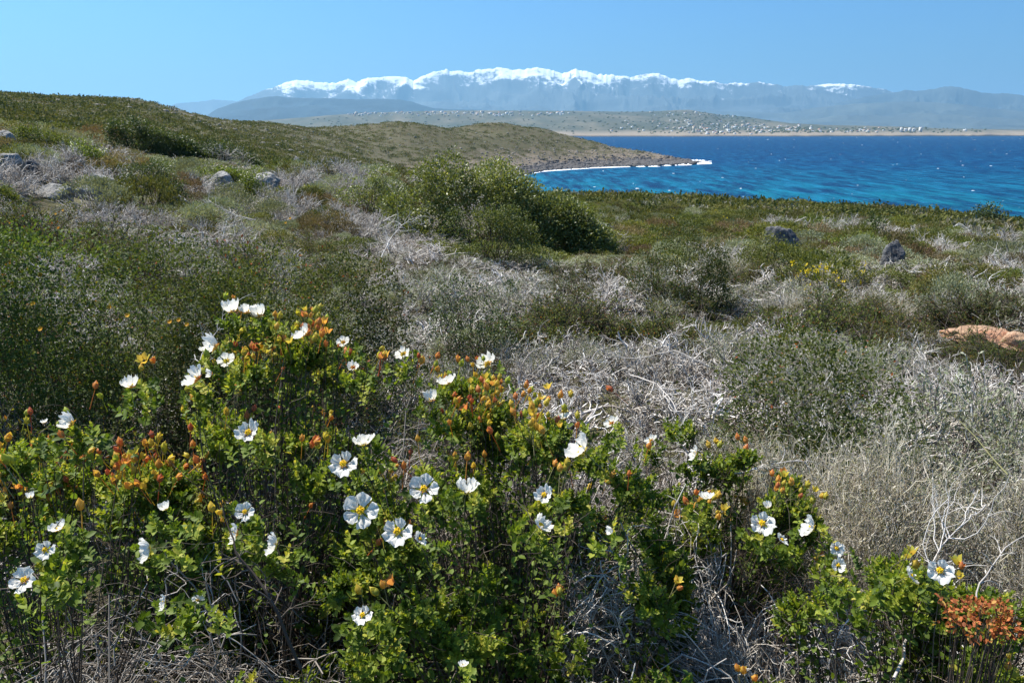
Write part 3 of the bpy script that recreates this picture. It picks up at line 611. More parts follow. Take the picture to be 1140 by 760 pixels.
def stamen_mesh(seed):
    s=np.random.default_rng(seed); mb=MB(); n=80; D=rv(n,s); D[:,2]=np.abs(D[:,2])+.45; D=unit(D); L=s.uniform(.005,.008,n)
    P=walk(np.zeros((n,3)),D,L,2,.05,0,s); tubes(mb,P,.0003,.0003,3,0,None,s)
    e=P[:,-1]; r=s.uniform(.0010,.0015,n); V_,F_=merge(IC,IF,np.stack([r,r*0,r*0],-1),np.stack([r*0,r,r*0],-1),np.stack([r*0,r*0,r],-1),e); mb.add(V_,F_)
    V_,F_=merge(IC*.0032,IF,np.array([[1,0,0.]]),np.array([[0,1.,0]]),np.array([[0,0,.7]]),np.array([[0,0,.001]])); mb.add(V_,F_)
    return mb.mesh('stamens',[M['stamen']])
def bud_mesh(seed, kind):
    s=np.random.default_rng(seed); mb=MB(); L=.020; k=10
    if kind==0:   # closed, pointed, ribbed
        t=np.linspace(0,1,8); prof=np.array([.2,.8,1,1,.88,.62,.3,.03])*.0057
        a=np.arange(k)/k*2*math.pi; rib=1+.12*np.cos(a*5)
        V=np.stack([np.cos(a[None]+t[:,None]*.5)*prof[:,None]*rib,np.sin(a[None]+t[:,None]*.5)*prof[:,None]*rib,np.broadcast_to(t[:,None]*L,(8,k))],-1).reshape(-1,3)
        I=np.arange(7)[:,None]; J=np.arange(k)[None]; mb.add(V,np.stack([I*k+J,I*k+(J+1)%k,(I+1)*k+(J+1)%k,(I+1)*k+J],-1).reshape(-1,4),0,np.repeat(t,k)*.7+.1)
    n=2 if kind==0 else 5
    ang=np.arange(n)/n*6.283+s.uniform(0,6); op=.12 if kind==0 else s.uniform(.25,.55)
    D=np.stack([np.cos(ang)*op,np.sin(ang)*op,np.ones(n)],-1)+s.normal(size=(n,3))*.1; N=-np.stack([np.cos(ang),np.sin(ang),ang*0-.2],-1)
    B=np.stack([np.cos(ang)*.004,np.sin(ang)*.004,ang*0+.001],-1)
    leaves(mb,B,D,N,np.full(n,.015)*s.uniform(.8,1.2,n),np.full(n,.012),LEAF_HI,0,np.clip(s.normal(.5,.3,n),0,1),s)
    P=walk(np.array([[0,0,-.045]]),np.array([[s.normal()*.15,s.normal()*.15,1]]),.045,4,.04,0,s); P+= -P[:,-1:]; tubes(mb,P,.0008,.0008,4,1,None,s)
    return mb.mesh('bud',[M['bud'],M['stalk']],False)
BLOS=[blossom_mesh(i,c) for i,c in enumerate((.25,.45,.65,.95,1.15,.35))]; STAM=[stamen_mesh(i) for i in range(2)]
BUDS=[bud_mesh(i,0) for i in range(3)]+[bud_mesh(10+i,1) for i in range(4)]
M['budmass']=leafmat('bud_mass',[(0,(.36,.42,.06)),(.45,(.62,.48,.08)),(.75,(.62,.29,.08)),(1,(.48,.14,.08))],.4,.5,.3,0)
def quat_to(n):
    return Vector(tuple(n)).to_track_quat('Z','Y').to_euler()
from mathutils import Vector
def calyx_mesh(seed):
    s=np.random.default_rng(seed); mb=MB(); n=5; ang=np.arange(n)/n*6.283
    D=np.stack([np.cos(ang),np.sin(ang),ang*0+.35],-1); leaves(mb,np.zeros((n,3))+[0,0,-.002],D,np.tile(UP,(n,1)),np.full(n,.013),np.full(n,.010),LEAF_HI,0,s.random(n),s)
    P=np.array([[[0,0,-.05],[.002,0,-.03],[.001,.001,-.012],[0,0,0]]]); tubes(mb,P,.0009,.0009,4,1,None,s); return mb.mesh('calyx',[M['bud'],M['stalk']])
CAL=calyx_mesh(3)
def flower(bush, u, v, d, px, facing, i):
    p=at(u,v,d); dep=p[1]*CP-(p[2]-CAMZ)*SP; dia=px*dep/F
    f={'c':(-.12,-.68,.75),'u':(-.15,.15,1),'s':(-.75,.05,.6),'l':(-.95,-.35,.3),'r':(.6,-.2,.75),'b':(-.3,.75,.55)}[facing]
    n=unit(np.array(f)+rng.normal(size=3)*.12)
    k={'c':(0,1,5),'u':(3,2,4),'s':(2,3,1),'l':(2,1,3),'r':(1,5,2),'b':(1,0,5)}[facing][i%3]
    fl=obj('flower',BLOS[k],bush,p-np.array(bush.location),quat_to(n),dia/.055)
    obj('stamens',STAM[i%2],fl,(0,0,.001)); obj('calyx',CAL,fl,(0,0,-.001))
def rockrose(name, domes, nshoot, seed, label, flowers, nbud, budw, group='white rockrose bushes in the foreground', bare=None, ls=1.0):
    s=np.random.default_rng(seed); zs=np.array([d[4] for d in domes])
    cx=np.mean([d[0] for d in domes]); cy=np.mean([d[1] for d in domes])
    base=np.array([cx,cy,float(ground(cx,cy))])
    root=bpy.data.objects.new(name,None); C.objects.link(root); root.location=tuple(base); tag(root,label,'shrub',group)
    # shoot tips on the canopy (jittered over the domes), some deeper
    T=[];N=[];BZ=[]
    for dm in domes:
        x0,y0,rx,ry,zt,zb=dm; h=zt-zb; k=int(2.1*nshoot*rx*ry/sum(a[2]*a[3] for a in domes)*1.5)
        P,d,_=lumpy(k,s,max(9,int(95*(rx*ry)**.5*(rx*ry)**.5*3.2)),(rx,ry,h),.085,-.05)
        p=np.stack([x0+P[:,0],y0+P[:,1],CAMZ+zb+np.minimum(P[:,2],h*1.04)],-1)
        inside=np.zeros(k,bool)
        for o2 in domes:
            if o2 is dm: continue
            e=((p[:,0]-o2[0])/o2[2])**2+((p[:,1]-o2[1])/o2[3])**2+((p[:,2]-CAMZ-o2[5])/(o2[4]-o2[5]))**2; inside|=(e<.6)
        keep=~inside&(p[:,2]>ground(p[:,0],p[:,1])+.03)
        # gaps
        g=vnoise(p[:,0]*9,p[:,1]*9+p[:,2]*6,seed); keep&=(g>.22)|(s.random(k)<.3)
        if bare is not None:
            u,v=proj(p); keep&=~(bare(p)&(s.random(k)<.97))
        T.append(p[keep]); N.append(unit(d[keep]+UP*.25))
    for fu,fv,fd,fp,ff in flowers:          # leafy shoots carry every flower
        q=at(fu,fv,fd); k=int(11 if fp>14 else 5); off=s.normal(size=(k,3))*[.022,.022,.012]; off[:,1]=np.abs(off[:,1])+.004; off[:,2]-=s.uniform(.012,.05,k)
        T.append(q+off); N.append(unit(rv(k,s)*.5+UP+[0,-.3,0]))
    T=np.concatenate(T); N=np.concatenate(N); n=len(T)
    # stems: trunk nodes -> tips
    m1=MB(); trunk=base+np.stack([s.normal(size=24)*.05,s.normal(size=24)*.05,s.uniform(0,.05,24)],-1)
    B=trunk[s.integers(0,24,n)]; kk=9; t=np.linspace(0,1,kk)[None,:,None]
    mid=B*.5+T*.5+s.normal(size=(n,3))*.03; mid[:,2]-=.04
    Pl=(1-t)**2*B[:,None]+2*t*(1-t)*mid[:,None]+t**2*T[:,None]; Pl[:,1:-1]+=s.normal(size=(n,kk-2,3))*.008
    tubes(m1,Pl[s.random(n)<.2],.0020,.0008,4,0,None,s)
    nb=int(n*1.2); S,D=branch(Pl,nb,.9,s,.35); P2=walk(S,D,s.uniform(.05,.16,nb),5,.28,0,s); tubes(m1,P2,.0010,.0004,3,0,None,s)
    v=[a-base for a in m1.V]; m1.V=v; obj('stems',m1.mesh('stems',[M['stem']]),root)
    # leaves
    per=16; D0=unit(N+rv(n,s)*.35); D0[:,2]=np.abs(D0[:,2])*.7+.15; D0=unit(D0)
    sl=s.uniform(.028,.05,n); A=unit(np.cross(D0,rv(n,s))); Bv=np.cross(D0,A)
    P=[];Dl=[];Nl=[];L=[];a=[]
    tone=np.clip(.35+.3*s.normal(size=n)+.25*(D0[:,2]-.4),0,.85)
    for j in range(per):
        node=j//2; tpos=1-node/(per/2-.5); ax=(A if node%2 else Bv)*(1 if j%2 else -1)
        ax=unit(ax+rv(n,s)*.35)
        P.append(T-D0*(sl*(1-tpos)*1.0)[:,None]); 
        opening=.35+.9*(1-tpos); Dl.append(unit(ax*opening+D0*(1.1-.8*(1-tpos))+rv(n,s)*.22)); Nl.append(unit(D0+ax*-.25+rv(n,s)*.25))
        L.append((.007+.009*(1-tpos)**.7)*s.uniform(.75,1.3,n)*ls); a.append(np.clip(tone+s.normal(size=n)*.12+(.18 if node==0 else 0),0,1))
    # old leaves deeper inside
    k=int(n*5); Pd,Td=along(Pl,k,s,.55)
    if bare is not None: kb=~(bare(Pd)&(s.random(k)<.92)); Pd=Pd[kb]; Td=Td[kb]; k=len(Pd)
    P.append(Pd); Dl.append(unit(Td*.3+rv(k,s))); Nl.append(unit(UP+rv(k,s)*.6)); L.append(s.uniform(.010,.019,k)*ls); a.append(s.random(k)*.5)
    P=np.concatenate(P); Dl=np.concatenate(Dl); Nl=np.concatenate(Nl); L=np.concatenate(L); a=np.concatenate(a)
    m2=MB(); leaves(m2,P-base,Dl,Nl,L,L*.72,LEAF_HI,0,a,s); obj('foliage',m2.mesh('foliage',[M['cistus']]),root)
    # buds at the upper shoots
    u,v_=proj(T); w=np.array([budw(a_,b_) for a_,b_ in zip(u,v_)])*(T[:,2]>CAMZ-1.3)*np.clip(N[:,2],0,1)**2*np.where(s.random(n)<.5,1,.2); w=w/w.sum()
    # clusters
    nc=max(3,nbud//3); ci=s.choice(n,nc,replace=False,p=w) ; k=0
    FP=np.array([at(f_[0],f_[1],f_[2]) for f_ in flowers]) if flowers else np.zeros((1,3)); gi=0
    while k<nbud and gi<nbud*4:
        gi+=1
        j=ci[gi%nc]; p=T[j]+D0[j]*.035+s.normal(size=3)*[.014,.014,.008]+UP*.016
        if np.linalg.norm(FP-p,axis=1).min()<.045: continue
        dd=unit(D0[j]*.5+UP*.7+s.normal(size=3)*.3); b=BUDS[s.choice(7,p=[.24,.25,.25,.07,.07,.06,.06])]
        obj('bud',b,root,p-base,quat_to(dd),s.uniform(.8,1.2)); k+=1
    if nbud>60:
        w2=w*(v_<620); w2=w2/w2.sum(); q=s.choice(n,190,p=w2); q=q[np.linalg.norm(T[q][:,None]-FP[None],axis=2).min(1)>.055]; mbb=MB()
        for bi in range(3):
            m_=BUDS[bi]; tv=np.zeros(len(m_.vertices)*3,np.float32); m_.vertices.foreach_get('co',tv); tv=tv.reshape(-1,3)
            tf=[np.array([list(p_.vertices) for p_ in m_.polygons if len(p_.vertices)==kk_]) for kk_ in (3,4)]; tf=[t_ for t_ in tf if len(t_)]
            qq=q[bi::3]; Zb=unit(D0[qq]*.5+UP*.7+s.normal(size=(len(qq),3))*.3); Xb=unit(np.cross(Zb,rv(len(qq),s))); Yb=np.cross(Zb,Xb); sc_=s.uniform(.75,1.15,(len(qq),1))
            Vb,Fb=merge(tv,tf,Xb*sc_,Yb*sc_,Zb*sc_,T[qq]+D0[qq]*.035+s.normal(size=(len(qq),3))*[.012,.012,.008]+UP*.014-base); mbb.add(Vb,Fb,0,np.repeat(s.random(len(qq)),len(tv)))
        tag(obj('buds',mbb.mesh('buds',[M['budmass']]),root),kind='stuff')
    for i,(fu,fv,fd,fp,ff) in enumerate(flowers): flower(root,fu,fv,fd,fp,ff,i)
    for dm in domes: placed.append((dm[0],dm[1],max(dm[2],dm[3])))
    return root
dC=lambda v: float(np.interp(v,[400,440,500,570,690,760],[1.93,1.78,1.50,1.26,1.06,.98]))
dL=lambda v: float(np.interp(v,[345,380,430,480,600,680,760],[1.92,1.80,1.62,1.45,1.2,1.05,.97]))
dR=lambda v: float(np.interp(v,[500,555,600,640,680],[1.95,1.72,1.58,1.5,1.4]))
fC=[(383,517,34,'c'),(405,495,30,'u'),(402,569,40,'c'),(443,592,36,'c'),(467,600,18,'r'),(472,545,34,'c'),(519,548,32,'u'),(606,551,24,'c'),(601,586,28,'r'),(649,502,38,'s'),(499,427,24,'u'),(480,446,24,'u'),(543,405,28,'b'),(628,466,18,'u'),(681,471,18,'b'),(404,685,25,'c'),(516,741,13,'u'),(682,590,14,'l')]
fC=[(a,b,dC(b)-.015,c,f) for a,b,c,f in fC]
fLr=[(258,347,28,'u'),(275,348,24,'u'),(289,352,26,'u'),(339,373,26,'s'),(240,387,32,'s'),(252,402,20,'b'),(220,422,32,'s'),(277,482,30,'c'),(382,381,15,'b'),(393,409,16,'b'),(449,394,20,'b'),(236,416,14,'l'),(308,606,28,'l'),(264,594,26,'l'),(273,570,22,'c')]
fLr=[(a,b,dL(b)-.02,c,f) for a,b,c,f in fLr]
fLl=[(146,431,26,'u'),(80,472,28,'s'),(28,646,30,'c'),(51,612,24,'c'),(66,589,22,'u'),(34,554,14,'u'),(167,611,30,'l'),(184,670,20,'l'),(220,668,14,'b'),(184,567,18,'u'),(50,470,9,'u')]
fLl=[(a,b,dL(b)-.03,c,f) for a,b,c,f in fLl]
fR=[(848,583,30,'c'),(787,555,18,'u'),(855,565,14,'u'),(905,588,28,'s'),(870,601,16,'r'),(775,505,20,'s'),(931,610,18,'c'),(933,629,18,'c'),(725,490,15,'b')]
fR=[(a,b,dR(b)-.02,c,f) for a,b,c,f in fR]
fB=[(1046,635,30,'c'),(1013,641,22,'r')]
fB=[(a,b,1.33,c,f) for a,b,c,f in fB]
gz=lambda x,y: float(ground(x,y))-CAMZ
# domes: (cx, cy, rx, ry, z top, z base) heights relative to the eye
rockrose('rockrose_bush',[(-.02,1.60,.46,.42,-.62,-1.35),(.10,1.62,.30,.34,-.62,-1.35),(-.20,1.25,.26,.26,-.74,-1.35),(-.02,1.02,.34,.26,-.93,-1.45),(-.08,1.88,.24,.22,-.57,-1.3)],1500,11,
 'large central rockrose bush, its rim crowded with orange buds and open white flowers',fC,95,lambda u,v: (3 if v<500 else 1)*(1 if 395<u<700 else .25),
 bare=lambda p:((p[:,1]<1.26)&(p[:,0]>.05)&(p[:,2]<CAMZ-.74))|((p[:,0]>.17)&(p[:,1]<1.46)))
rockrose('rockrose_bush',[(-.58,1.80,.27,.26,-.415,-1.3),(-.56,1.55,.23,.24,-.56,-1.3),(-.72,1.62,.22,.24,-.55,-1.3),(-.40,1.12,.22,.2,-.80,-1.35)],1150,12,
 'tallest rockrose bush, peaking left of centre with three white flowers on its crown',fLr,70,lambda u,v: (4 if v<430 else .6),
 bare=lambda p:(p[:,1]<1.38)&(p[:,0]<-.33))
rockrose('rockrose_bush',[(-.92,1.52,.33,.26,-.575,-1.3),(-1.02,1.22,.33,.24,-.66,-1.3),(-.72,1.02,.25,.2,-.86,-1.35)],900,13,
 'rockrose bush at the left edge with yellow buds over a bare twiggy front',fLl,80,lambda u,v: (3 if v<570 and u<240 else .5),
 bare=lambda p:(p[:,1]<1.38)&(p[:,0]>-.90))
rockrose('rockrose_bush',[(.60,1.78,.20,.16,-.72,-1.3),(.52,1.90,.12,.10,-.70,-1.3),(.44,1.95,.10,.1,-.66,-1.3)],480,14,
 'small rockrose bush right of centre, among grey twigs, with orange buds and white flowers',fR,60,lambda u,v: 2 if v<600 else .6,
 bare=lambda p:(p[:,1]<1.66)&(p[:,2]<CAMZ-.86))
rockrose('rockrose_bush',[(.70,1.28,.22,.2,-.755,-1.35),(.90,1.20,.22,.2,-.80,-1.35),(.62,1.05,.16,.12,-.95,-1.4)],620,15,
 'rockrose bush in the bottom right corner beside a patch of dried red leaves',fB,30,lambda u,v: 2)
rockrose('rockrose_bush',[(.255,1.14,.085,.08,-.86,-1.3)],60,16,'small sprig of rockrose leaves low among dark twigs, right of the big central bush',[],3,lambda u,v:1)
rockrose('rockrose_bush',[(.245,1.40,.10,.09,-.83,-1.3)],70,17,'upright rockrose sprig with orange buds against the right flank of the central bush',[],5,lambda u,v:1)
# dried red leaf patch
def leafpatch(name,label,c,r,n,mat,L):
    s=np.random.default_rng(int(abs(c[0])*1000)); o=bpy.data.objects.new(name,None); C.objects.link(o); b=np.array([c[0],c[1],float(ground(c[0],c[1]))]); o.location=tuple(b); tag(o,label,'shrub')
    P,D=crown_pts(n,s,r[0],r[1],r[2],.5,(1,2,3)); P=P+np.array(c)-b; mb=MB(); leaves(mb,P,D+rv(n,s),rv(n,s)+UP,L*s.uniform(.6,1.3,n),L*.7*s.uniform(.6,1.2,n),LEAF_HI,0,None,s); obj('foliage',mb.mesh('foliage',[mat]),o)
    m2=MB(); k=60; e=P[s.integers(0,n,k)]; t=np.linspace(0,1,5)[None,:,None]; Pl=e[:,None]*t+s.normal(size=(k,5,3))*.01*t; tubes(m2,Pl,.0018,.0006,3,0,None,s); obj('stems',m2.mesh('stems',[M['stem']]),o)
c=at(1093,695,1.30); leafpatch('dried_leaf_shrub','patch of dried rust red leaves in the bottom right corner beside green rockrose',c,(.06,.05,.045),650,M['redleaf'],.0085)

# ---------------------------------------------------------------- foreground twig thickets
def thicket(name,label,c,r,seed,n0,n1,n2,th,mat,wig=.3,group=None,nl=0,lmat=None,zt=None,lift=0.,curl=.1):
    s=np.random.default_rng(seed); b=np.array([c[0],c[1],float(ground(c[0],c[1]))])
    o=bpy.data.objects.new(name,None); C.objects.link(o); o.location=tuple(b); tag(o,label,'shrub',group)
    H=zt-(b[2]-CAMZ) if zt is not None else r[2]
    # crossing arched twigs inside an ellipsoid
    S=rv(n0,s)*(s.random((n0,1))**.5)*[r[0]*.7,r[1]*.7,.0]; D=rv(n0,s)*[1,.8,.5]+UP*.9; L=s.uniform(.6,1.15,n0)*H*1.15
    P0=walk(S,D,L,9,wig*.5,-.03+lift,s)
    def fit(P):
        q=P.copy(); q[...,0]=np.tanh(q[...,0]/r[0])*r[0]*1.05; q[...,1]=np.tanh(q[...,1]/r[1])*r[1]*1.05
        e=np.sqrt(np.clip(1-.55*((q[...,0]/r[0])**2+(q[...,1]/r[1])**2)/2,0.05,1))*H*(1+.25*np.sin(q[...,0]*11+seed)*np.sin(q[...,1]*13)); q[...,2]=e*np.tanh(q[...,2]/e*1.1)
        return q
    mb=MB(); P0=fit(P0); tubes(mb,P0,th*1.6,th*.8,4,0,None,s)
    S,D=branch(P0,n1,.9,s,.2); P1=fit(walk(S,D,s.uniform(.12,.34,n1),8,wig,-.02+lift,s)); tubes(mb,P1,th*.9,th*.45,3,0,None,s)
    S,D=branch(P1,n2,.9,s,.15); P2=fit(walk(S,D,s.uniform(.05,.2,n2),7,wig+curl,lift,s)); tubes(mb,P2,th*.6,th*.3,3,0,None,s)
    obj('branches',mb.mesh('branches',[mat]),o)
    if nl:
        m2=MB(); A,T1=along(P2,nl,s); leaves(m2,A,T1+rv(nl,s)*.9,rv(nl,s)+UP,s.uniform(.008,.018,nl),s.uniform(.004,.009,nl),LEAF_LO,0,None,s); obj('foliage',m2.mesh('foliage',[lmat]),o)
    return o
G='dry twig thickets in the foreground'
thicket('twig_thicket','tangle of thin brown twigs filling the bottom left, in front of the left rockrose',(-.62,1.08),(.36,.2,.5),21,120,1500,5000,.00155,M['twigd'],.3,G,zt=-.60,curl=.15)
thicket('twig_thicket','dark twigs showing between the two left rockroses',(-.55,1.36),(.3,.2,.5),22,50,350,900,.0016,M['twigd'],.28,G,zt=-.66,curl=.1)
thicket('twig_thicket','sparse arching grey twigs in the dark front of the central rockrose',(.03,1.04),(.22,.16,.5),23,24,110,330,.0015,M['twigd'],.25,G,zt=-.80,curl=.12)
thicket('twig_thicket','large tangle of arching grey twigs along the bottom, right of the central rockrose',(.36,1.14),(.30,.26,.5),24,120,1100,3400,.0019,M['twig'],.26,G,zt=-.90,curl=.1)
thicket('twig_thicket','fine pale twigs springing up along the right flank of the central rockrose',(.32,1.62),(.22,.22,.5),25,110,1000,3000,.0018,M['twig'],.24,G,zt=-.74,curl=.1)
thicket('twig_thicket','grey upright twigs behind the tall left rockrose, reaching to the central one',(-.28,2.02),(.32,.18,.5),26,120,700,1700,.0017,M['twigd'],.2,G,zt=-.60,lift=.06,nl=1500,lmat=M['heath'])
thicket('twig_thicket','dry twigs between the small right rockrose and the straw coloured cushion',(.72,1.50),(.24,.2,.5),27,80,500,1500,.0018,M['twig'],.26,G,zt=-.95,curl=.1)
thicket('twig_thicket','dim twigs in the right foreground behind the corner rockrose',(1.12,1.45),(.3,.25,.5),28,80,500,1500,.0018,M['twig'],.26,G,zt=-.84,curl=.1)
thicket('twig_thicket','thin grey twigs beyond the central rockrose, left of the pale bleached ones',(.25,2.15),(.34,.22,.5),29,130,800,2200,.0019,M['twigd'],.22,G,zt=-.82,lift=.04,nl=1500,lmat=M['heath'])
# straw cushion, foreground right
def strawcushion(c,r,zt,label,seed):
    s=np.random.default_rng(seed); b=np.array([c[0],c[1],float(ground(c[0],c[1]))]); o=bpy.data.objects.new('straw_cushion',None); C.objects.link(o); o.location=tuple(b); tag(o,label,'shrub')
    H=zt+CAMZ-b[2]; n=3400; d=rv(n,s); d[:,2]=np.abs(d[:,2])+.1; d=unit(d); e=d*[r[0],r[1],H]*s.uniform(.8,1.03,(n,1))*(1+.1*np.sin(d[:,:1]*9)*np.sin(d[:,1:2]*8)); S=e*s.uniform(.72,.93,(n,1))+s.normal(size=(n,3))*.03; S[:,2]=np.maximum(S[:,2],0)
    t=np.linspace(0,1,6)[None,:,None]; P=S[:,None]*(1-t)+e[:,None]*t; P+=s.normal(size=P.shape)*.006; mb=MB(); tubes(mb,P,.0013,.0006,3,0,None,s)
    S,D=branch(P,5200,.7,s,.3); P2=walk(S,D+UP*.4,s.uniform(.015,.05,5200),3,.25,0,s); tubes(mb,P2,.0009,.0004,3,0,None,s)
    k=160; t2=np.linspace(0,1,6)[None,:,None]; E=e[s.integers(0,n,k)]*.8; P3=E[:,None]*t2+s.normal(size=(k,6,3))*.01; P3[:,0]=0; tubes(mb,P3,.003,.0013,4,0,None,s)
    obj('branches',mb.mesh('branches',[M['straw']]),o)
    m2=MB(); A,T1=along(P2,3500,s); leaves(m2,A,T1+rv(3500,s)*.6,rv(3500,s)+UP,s.uniform(.008,.018,3500),s.uniform(.002,.004,3500),LEAF_LO,0,np.clip(s.normal(.7,.3,3500),0,1),s); obj('foliage',m2.mesh('foliage',[M['straw']]),o); placed.append((c[0],c[1],max(r[:2])*.8))
strawcushion((1.02,1.98),(.42,.32),-.80,'dense straw coloured cushion of fine dry stems in the right foreground',31)
strawcushion((1.42,1.72),(.3,.3),-.74,'dense dry cushion cut by the right edge of the photo',32)
strawcushion((.72,2.02),(.2,.22),-.86,'paler dry cushion of upright stems just right of the small rockrose',33)
# bleached branches
def deadbranch(label,pts,r0,seed,nb=14,mat='twig'):
    r0=r0*.62
    s=np.random.default_rng(seed); P=np.array([at(*p) for p in pts]); q=[]
    for i in range(len(P)-1):
        for t in np.linspace(0,1,5)[:-1]: q.append(P[i]*(1-t)+P[i+1]*t)
    q.append(P[-1]); q=np.array(q); b=P[0].copy(); q=q+np.cumsum(s.normal(size=q.shape),0)*.004*np.linalg.norm(P[-1]-P[0])*2-b; mb=MB(); tubes(mb,q[None],r0,r0*.35,6,0,.5,s)
    S,D=branch(q[None],nb,.8,s,.15); L=np.linalg.norm(P[-1]-P[0]); P1=walk(S,D,s.uniform(.12,.35,nb)*L,7,.25,0,s); tubes(mb,P1,r0*.5,r0*.2,5,0,.8,s)
    S,D=branch(P1,nb*3,.8,s,.15); P2=walk(S,D,s.uniform(.04,.14,nb*3)*L,5,.3,0,s); tubes(mb,P2,r0*.25,r0*.1,4,0,.75,s)
    o=obj('dead_branch',mb.mesh('dead_branch',[M[mat]]),None,b); tag(o,label,'branch')
deadbranch('forked bleached branch lying across the straw cushion in the right foreground',[(1000,755,1.3),(1010,700,1.5),(1018,660,1.62),(1040,625,1.72),(1085,580,1.85),(1105,555,1.95)],.0042,41)
deadbranch('pale branch lying low beside a short dark stump, above the small right rockrose',[(815,527,2.0),(850,517,2.1),(880,513,2.15),(905,514,2.2)],.0045,42,8)
deadbranch('arched brown dead branch in the middle of the bleached brush',[(790,408,3.15),(750,388,3.2),(715,400,3.28),(690,392,3.3),(650,420,3.3),(630,438,3.3)],.005,43,12)
deadbranch('long bleached branch sweeping down right through the brush behind the central rockrose',[(700,418,3.2),(730,430,3.0),(755,462,2.8),(790,468,2.7)],.005,44,16)
deadbranch('crooked grey branch rising at the left, above the flowering bushes',[(210,430,1.9),(222,400,2.0),(236,372,2.05),(262,338,2.1)],.003,45,8)
deadbranch('dark leaning stem that crosses the middle of the tall left rockrose',[(335,745,1.02),(300,660,1.05),(262,610,1.1),(245,560,1.15)],.0042,46,9,'stem')
deadbranch('twisted bleached branch on the slope in front of the glossy mastic bush',[(425,285,7.5),(440,262,7.8),(452,250,8),(470,246,8.2)],.008,47,16)
deadbranch('white dead branches standing out of the scrub on the left slope',[(285,245,9),(262,240,9.2),(245,232,9.3),(232,226,9.4)],.008,48,18)
deadbranch('thin pale forked branch at the bottom right edge',[(1085,690,1.45),(1092,650,1.5),(1120,615,1.55),(1150,600,1.6)],.003,49,6)
s_=np.random.default_rng(5); P=np.array([at(1068,468,2.25),at(1085,485,2.2),at(1105,510,2.15),at(1122,528,2.1)]); mb=MB(); tubes(mb,(P-P[-1])[None],.0009,.0018,5,0,.6); o=obj('dry_stalk',mb.mesh('dry_stalk',[M['stalk']]),None,P[-1]); tag(o,'single long yellowish stalk leaning over the brush at the right','plant')

# ---------------------------------------------------------------- rocks
def ico(sub):
    import bmesh
    bm=bmesh.new(); bmesh.ops.create_icosphere(bm,subdivisions=sub,radius=1); V=np.array([v.co[:] for v in bm.verts]); Fx=np.array([[v.index for v in f.verts] for f in bm.faces]); bm.free(); return V,Fx
IV4,IF4=ico(5); IV2,IF2=ico(2)
def rockshape(V,seed,cuts=14,rough=.1):
    s=np.random.default_rng(seed); d=V.copy(); r=np.ones(len(V))
    for i in range(cuts):
        n=rv(1,s)[0]; o=s.uniform(.48,.88); dd=d@n; r=np.where(dd*r>o,o/np.maximum(dd,1e-3),r)
    q=d*r[:,None]; f=1+rough*(fbm(q[:,0]*3+q[:,2]*2+seed,q[:,1]*3-q[:,2]*2,5,seed)-.5)*2+rough*.7*(ridged(q[:,0]*5-q[:,2]*3,q[:,1]*5+q[:,2]*3+seed,3,seed+3)-.5)
    return q*f[:,None]
def rock(u,v,w,h,label,mat,seed,d=None,rough=.12,group=None,sy=.8):
    p,dd=hit(u,v) if d is None else (at(u,v,d),d)
    if d is not None: p[2]=min(p[2],float(ground(p[0],p[1]))) if abs(p[2]-float(ground(p[0],p[1])))<.5 else p[2]
    dep=p[1]*CP-(p[2]-CAMZ)*SP; W=w*dep/F*1.12; Hh=h*dep/F*1.2
    V=rockshape(IV4,seed,14,rough)*[W/2,W/2*sy,Hh*.85]; V[:,2]+=Hh*.30
    o=obj('rock',mesh('rock',V,[IF4],[M[mat]]),None,p); tag(o,label,'rock',group)
    kr=.5 if mat=='rockred' else .7; placed.append((p[0],p[1],W*kr)); [placed.append((p[0]*(1-f*W/dd),p[1]*(1-f*W/dd),W*.65)) for f in ((.8,1.5,2.2,3.0) if mat!='rockred' else (.5,))]; return p
rock(865,288,46,30,'broad grey boulder in the right middle distance, left of the yellow flowering bush','rockdark',1)
rock(992,306,32,32,'upright dark grey boulder in the right middle distance, beyond the yellow bush','rockdark',2,sy=.9)
rock(657,262,44,18,'pale whitish rock below the right end of the big mastic bush','rock',3)
rock(606,262,28,18,'small dark rock at the foot of the mastic bush, beside yellow flowers','rockdark',4)
rock(297,220,36,20,'pale angular rock on the left slope, below a rounded green bush','rock',5)
rock(108,222,44,26,'cracked pale rock in the grey scrub of the left slope','rock',6)
rock(243,210,30,15,'low pale rock between two dark bushes on the left slope','rock',7)
rock(10,196,34,24,'weathered pale boulder at the left edge, below a smaller one','rock',8)
rock(6,170,26,18,'small pale boulder at the left edge, topmost of the rocks there','rock',9)
rock(36,200,22,16,'dark lichened rock right of the left edge boulders','rockdark',10)
rock(60,222,50,16,'flat pale rock slab low on the left slope','rock',11)
rock(430,262,30,11,'small pale rock showing through bleached brush in the middle','rock',12)
rock(333,187,14,10,'little grey rock on the crest before the hill','rock',13)
rock(372,198,14,8,'little pale rock beside the left end of the mastic bush','rock',14)
rock(925,254,20,8,'flat pale rock lying on the far green plain','rock',15)
rock(1098,382,96,17,'rust coloured weathered rock slab at the right edge','rockred',16,rough=.26,sy=1.1)
rock(1132,398,52,20,'second rust coloured rock slab cut by the right edge','rockred',17,rough=.26)
rock(200,232,30,13,'pale rock half hidden by grey twigs low on the left slope','rock',31)
rock(560,292,26,12,'small pale rock among bleached brush in the middle of the scrub','rock',32)
rock(1064,262,24,10,'flat pale rock on the green plain at the far right','rock',33)
rock(150,215,26,12,'dark rock tucked under the grey bush on the left slope','rockdark',18)
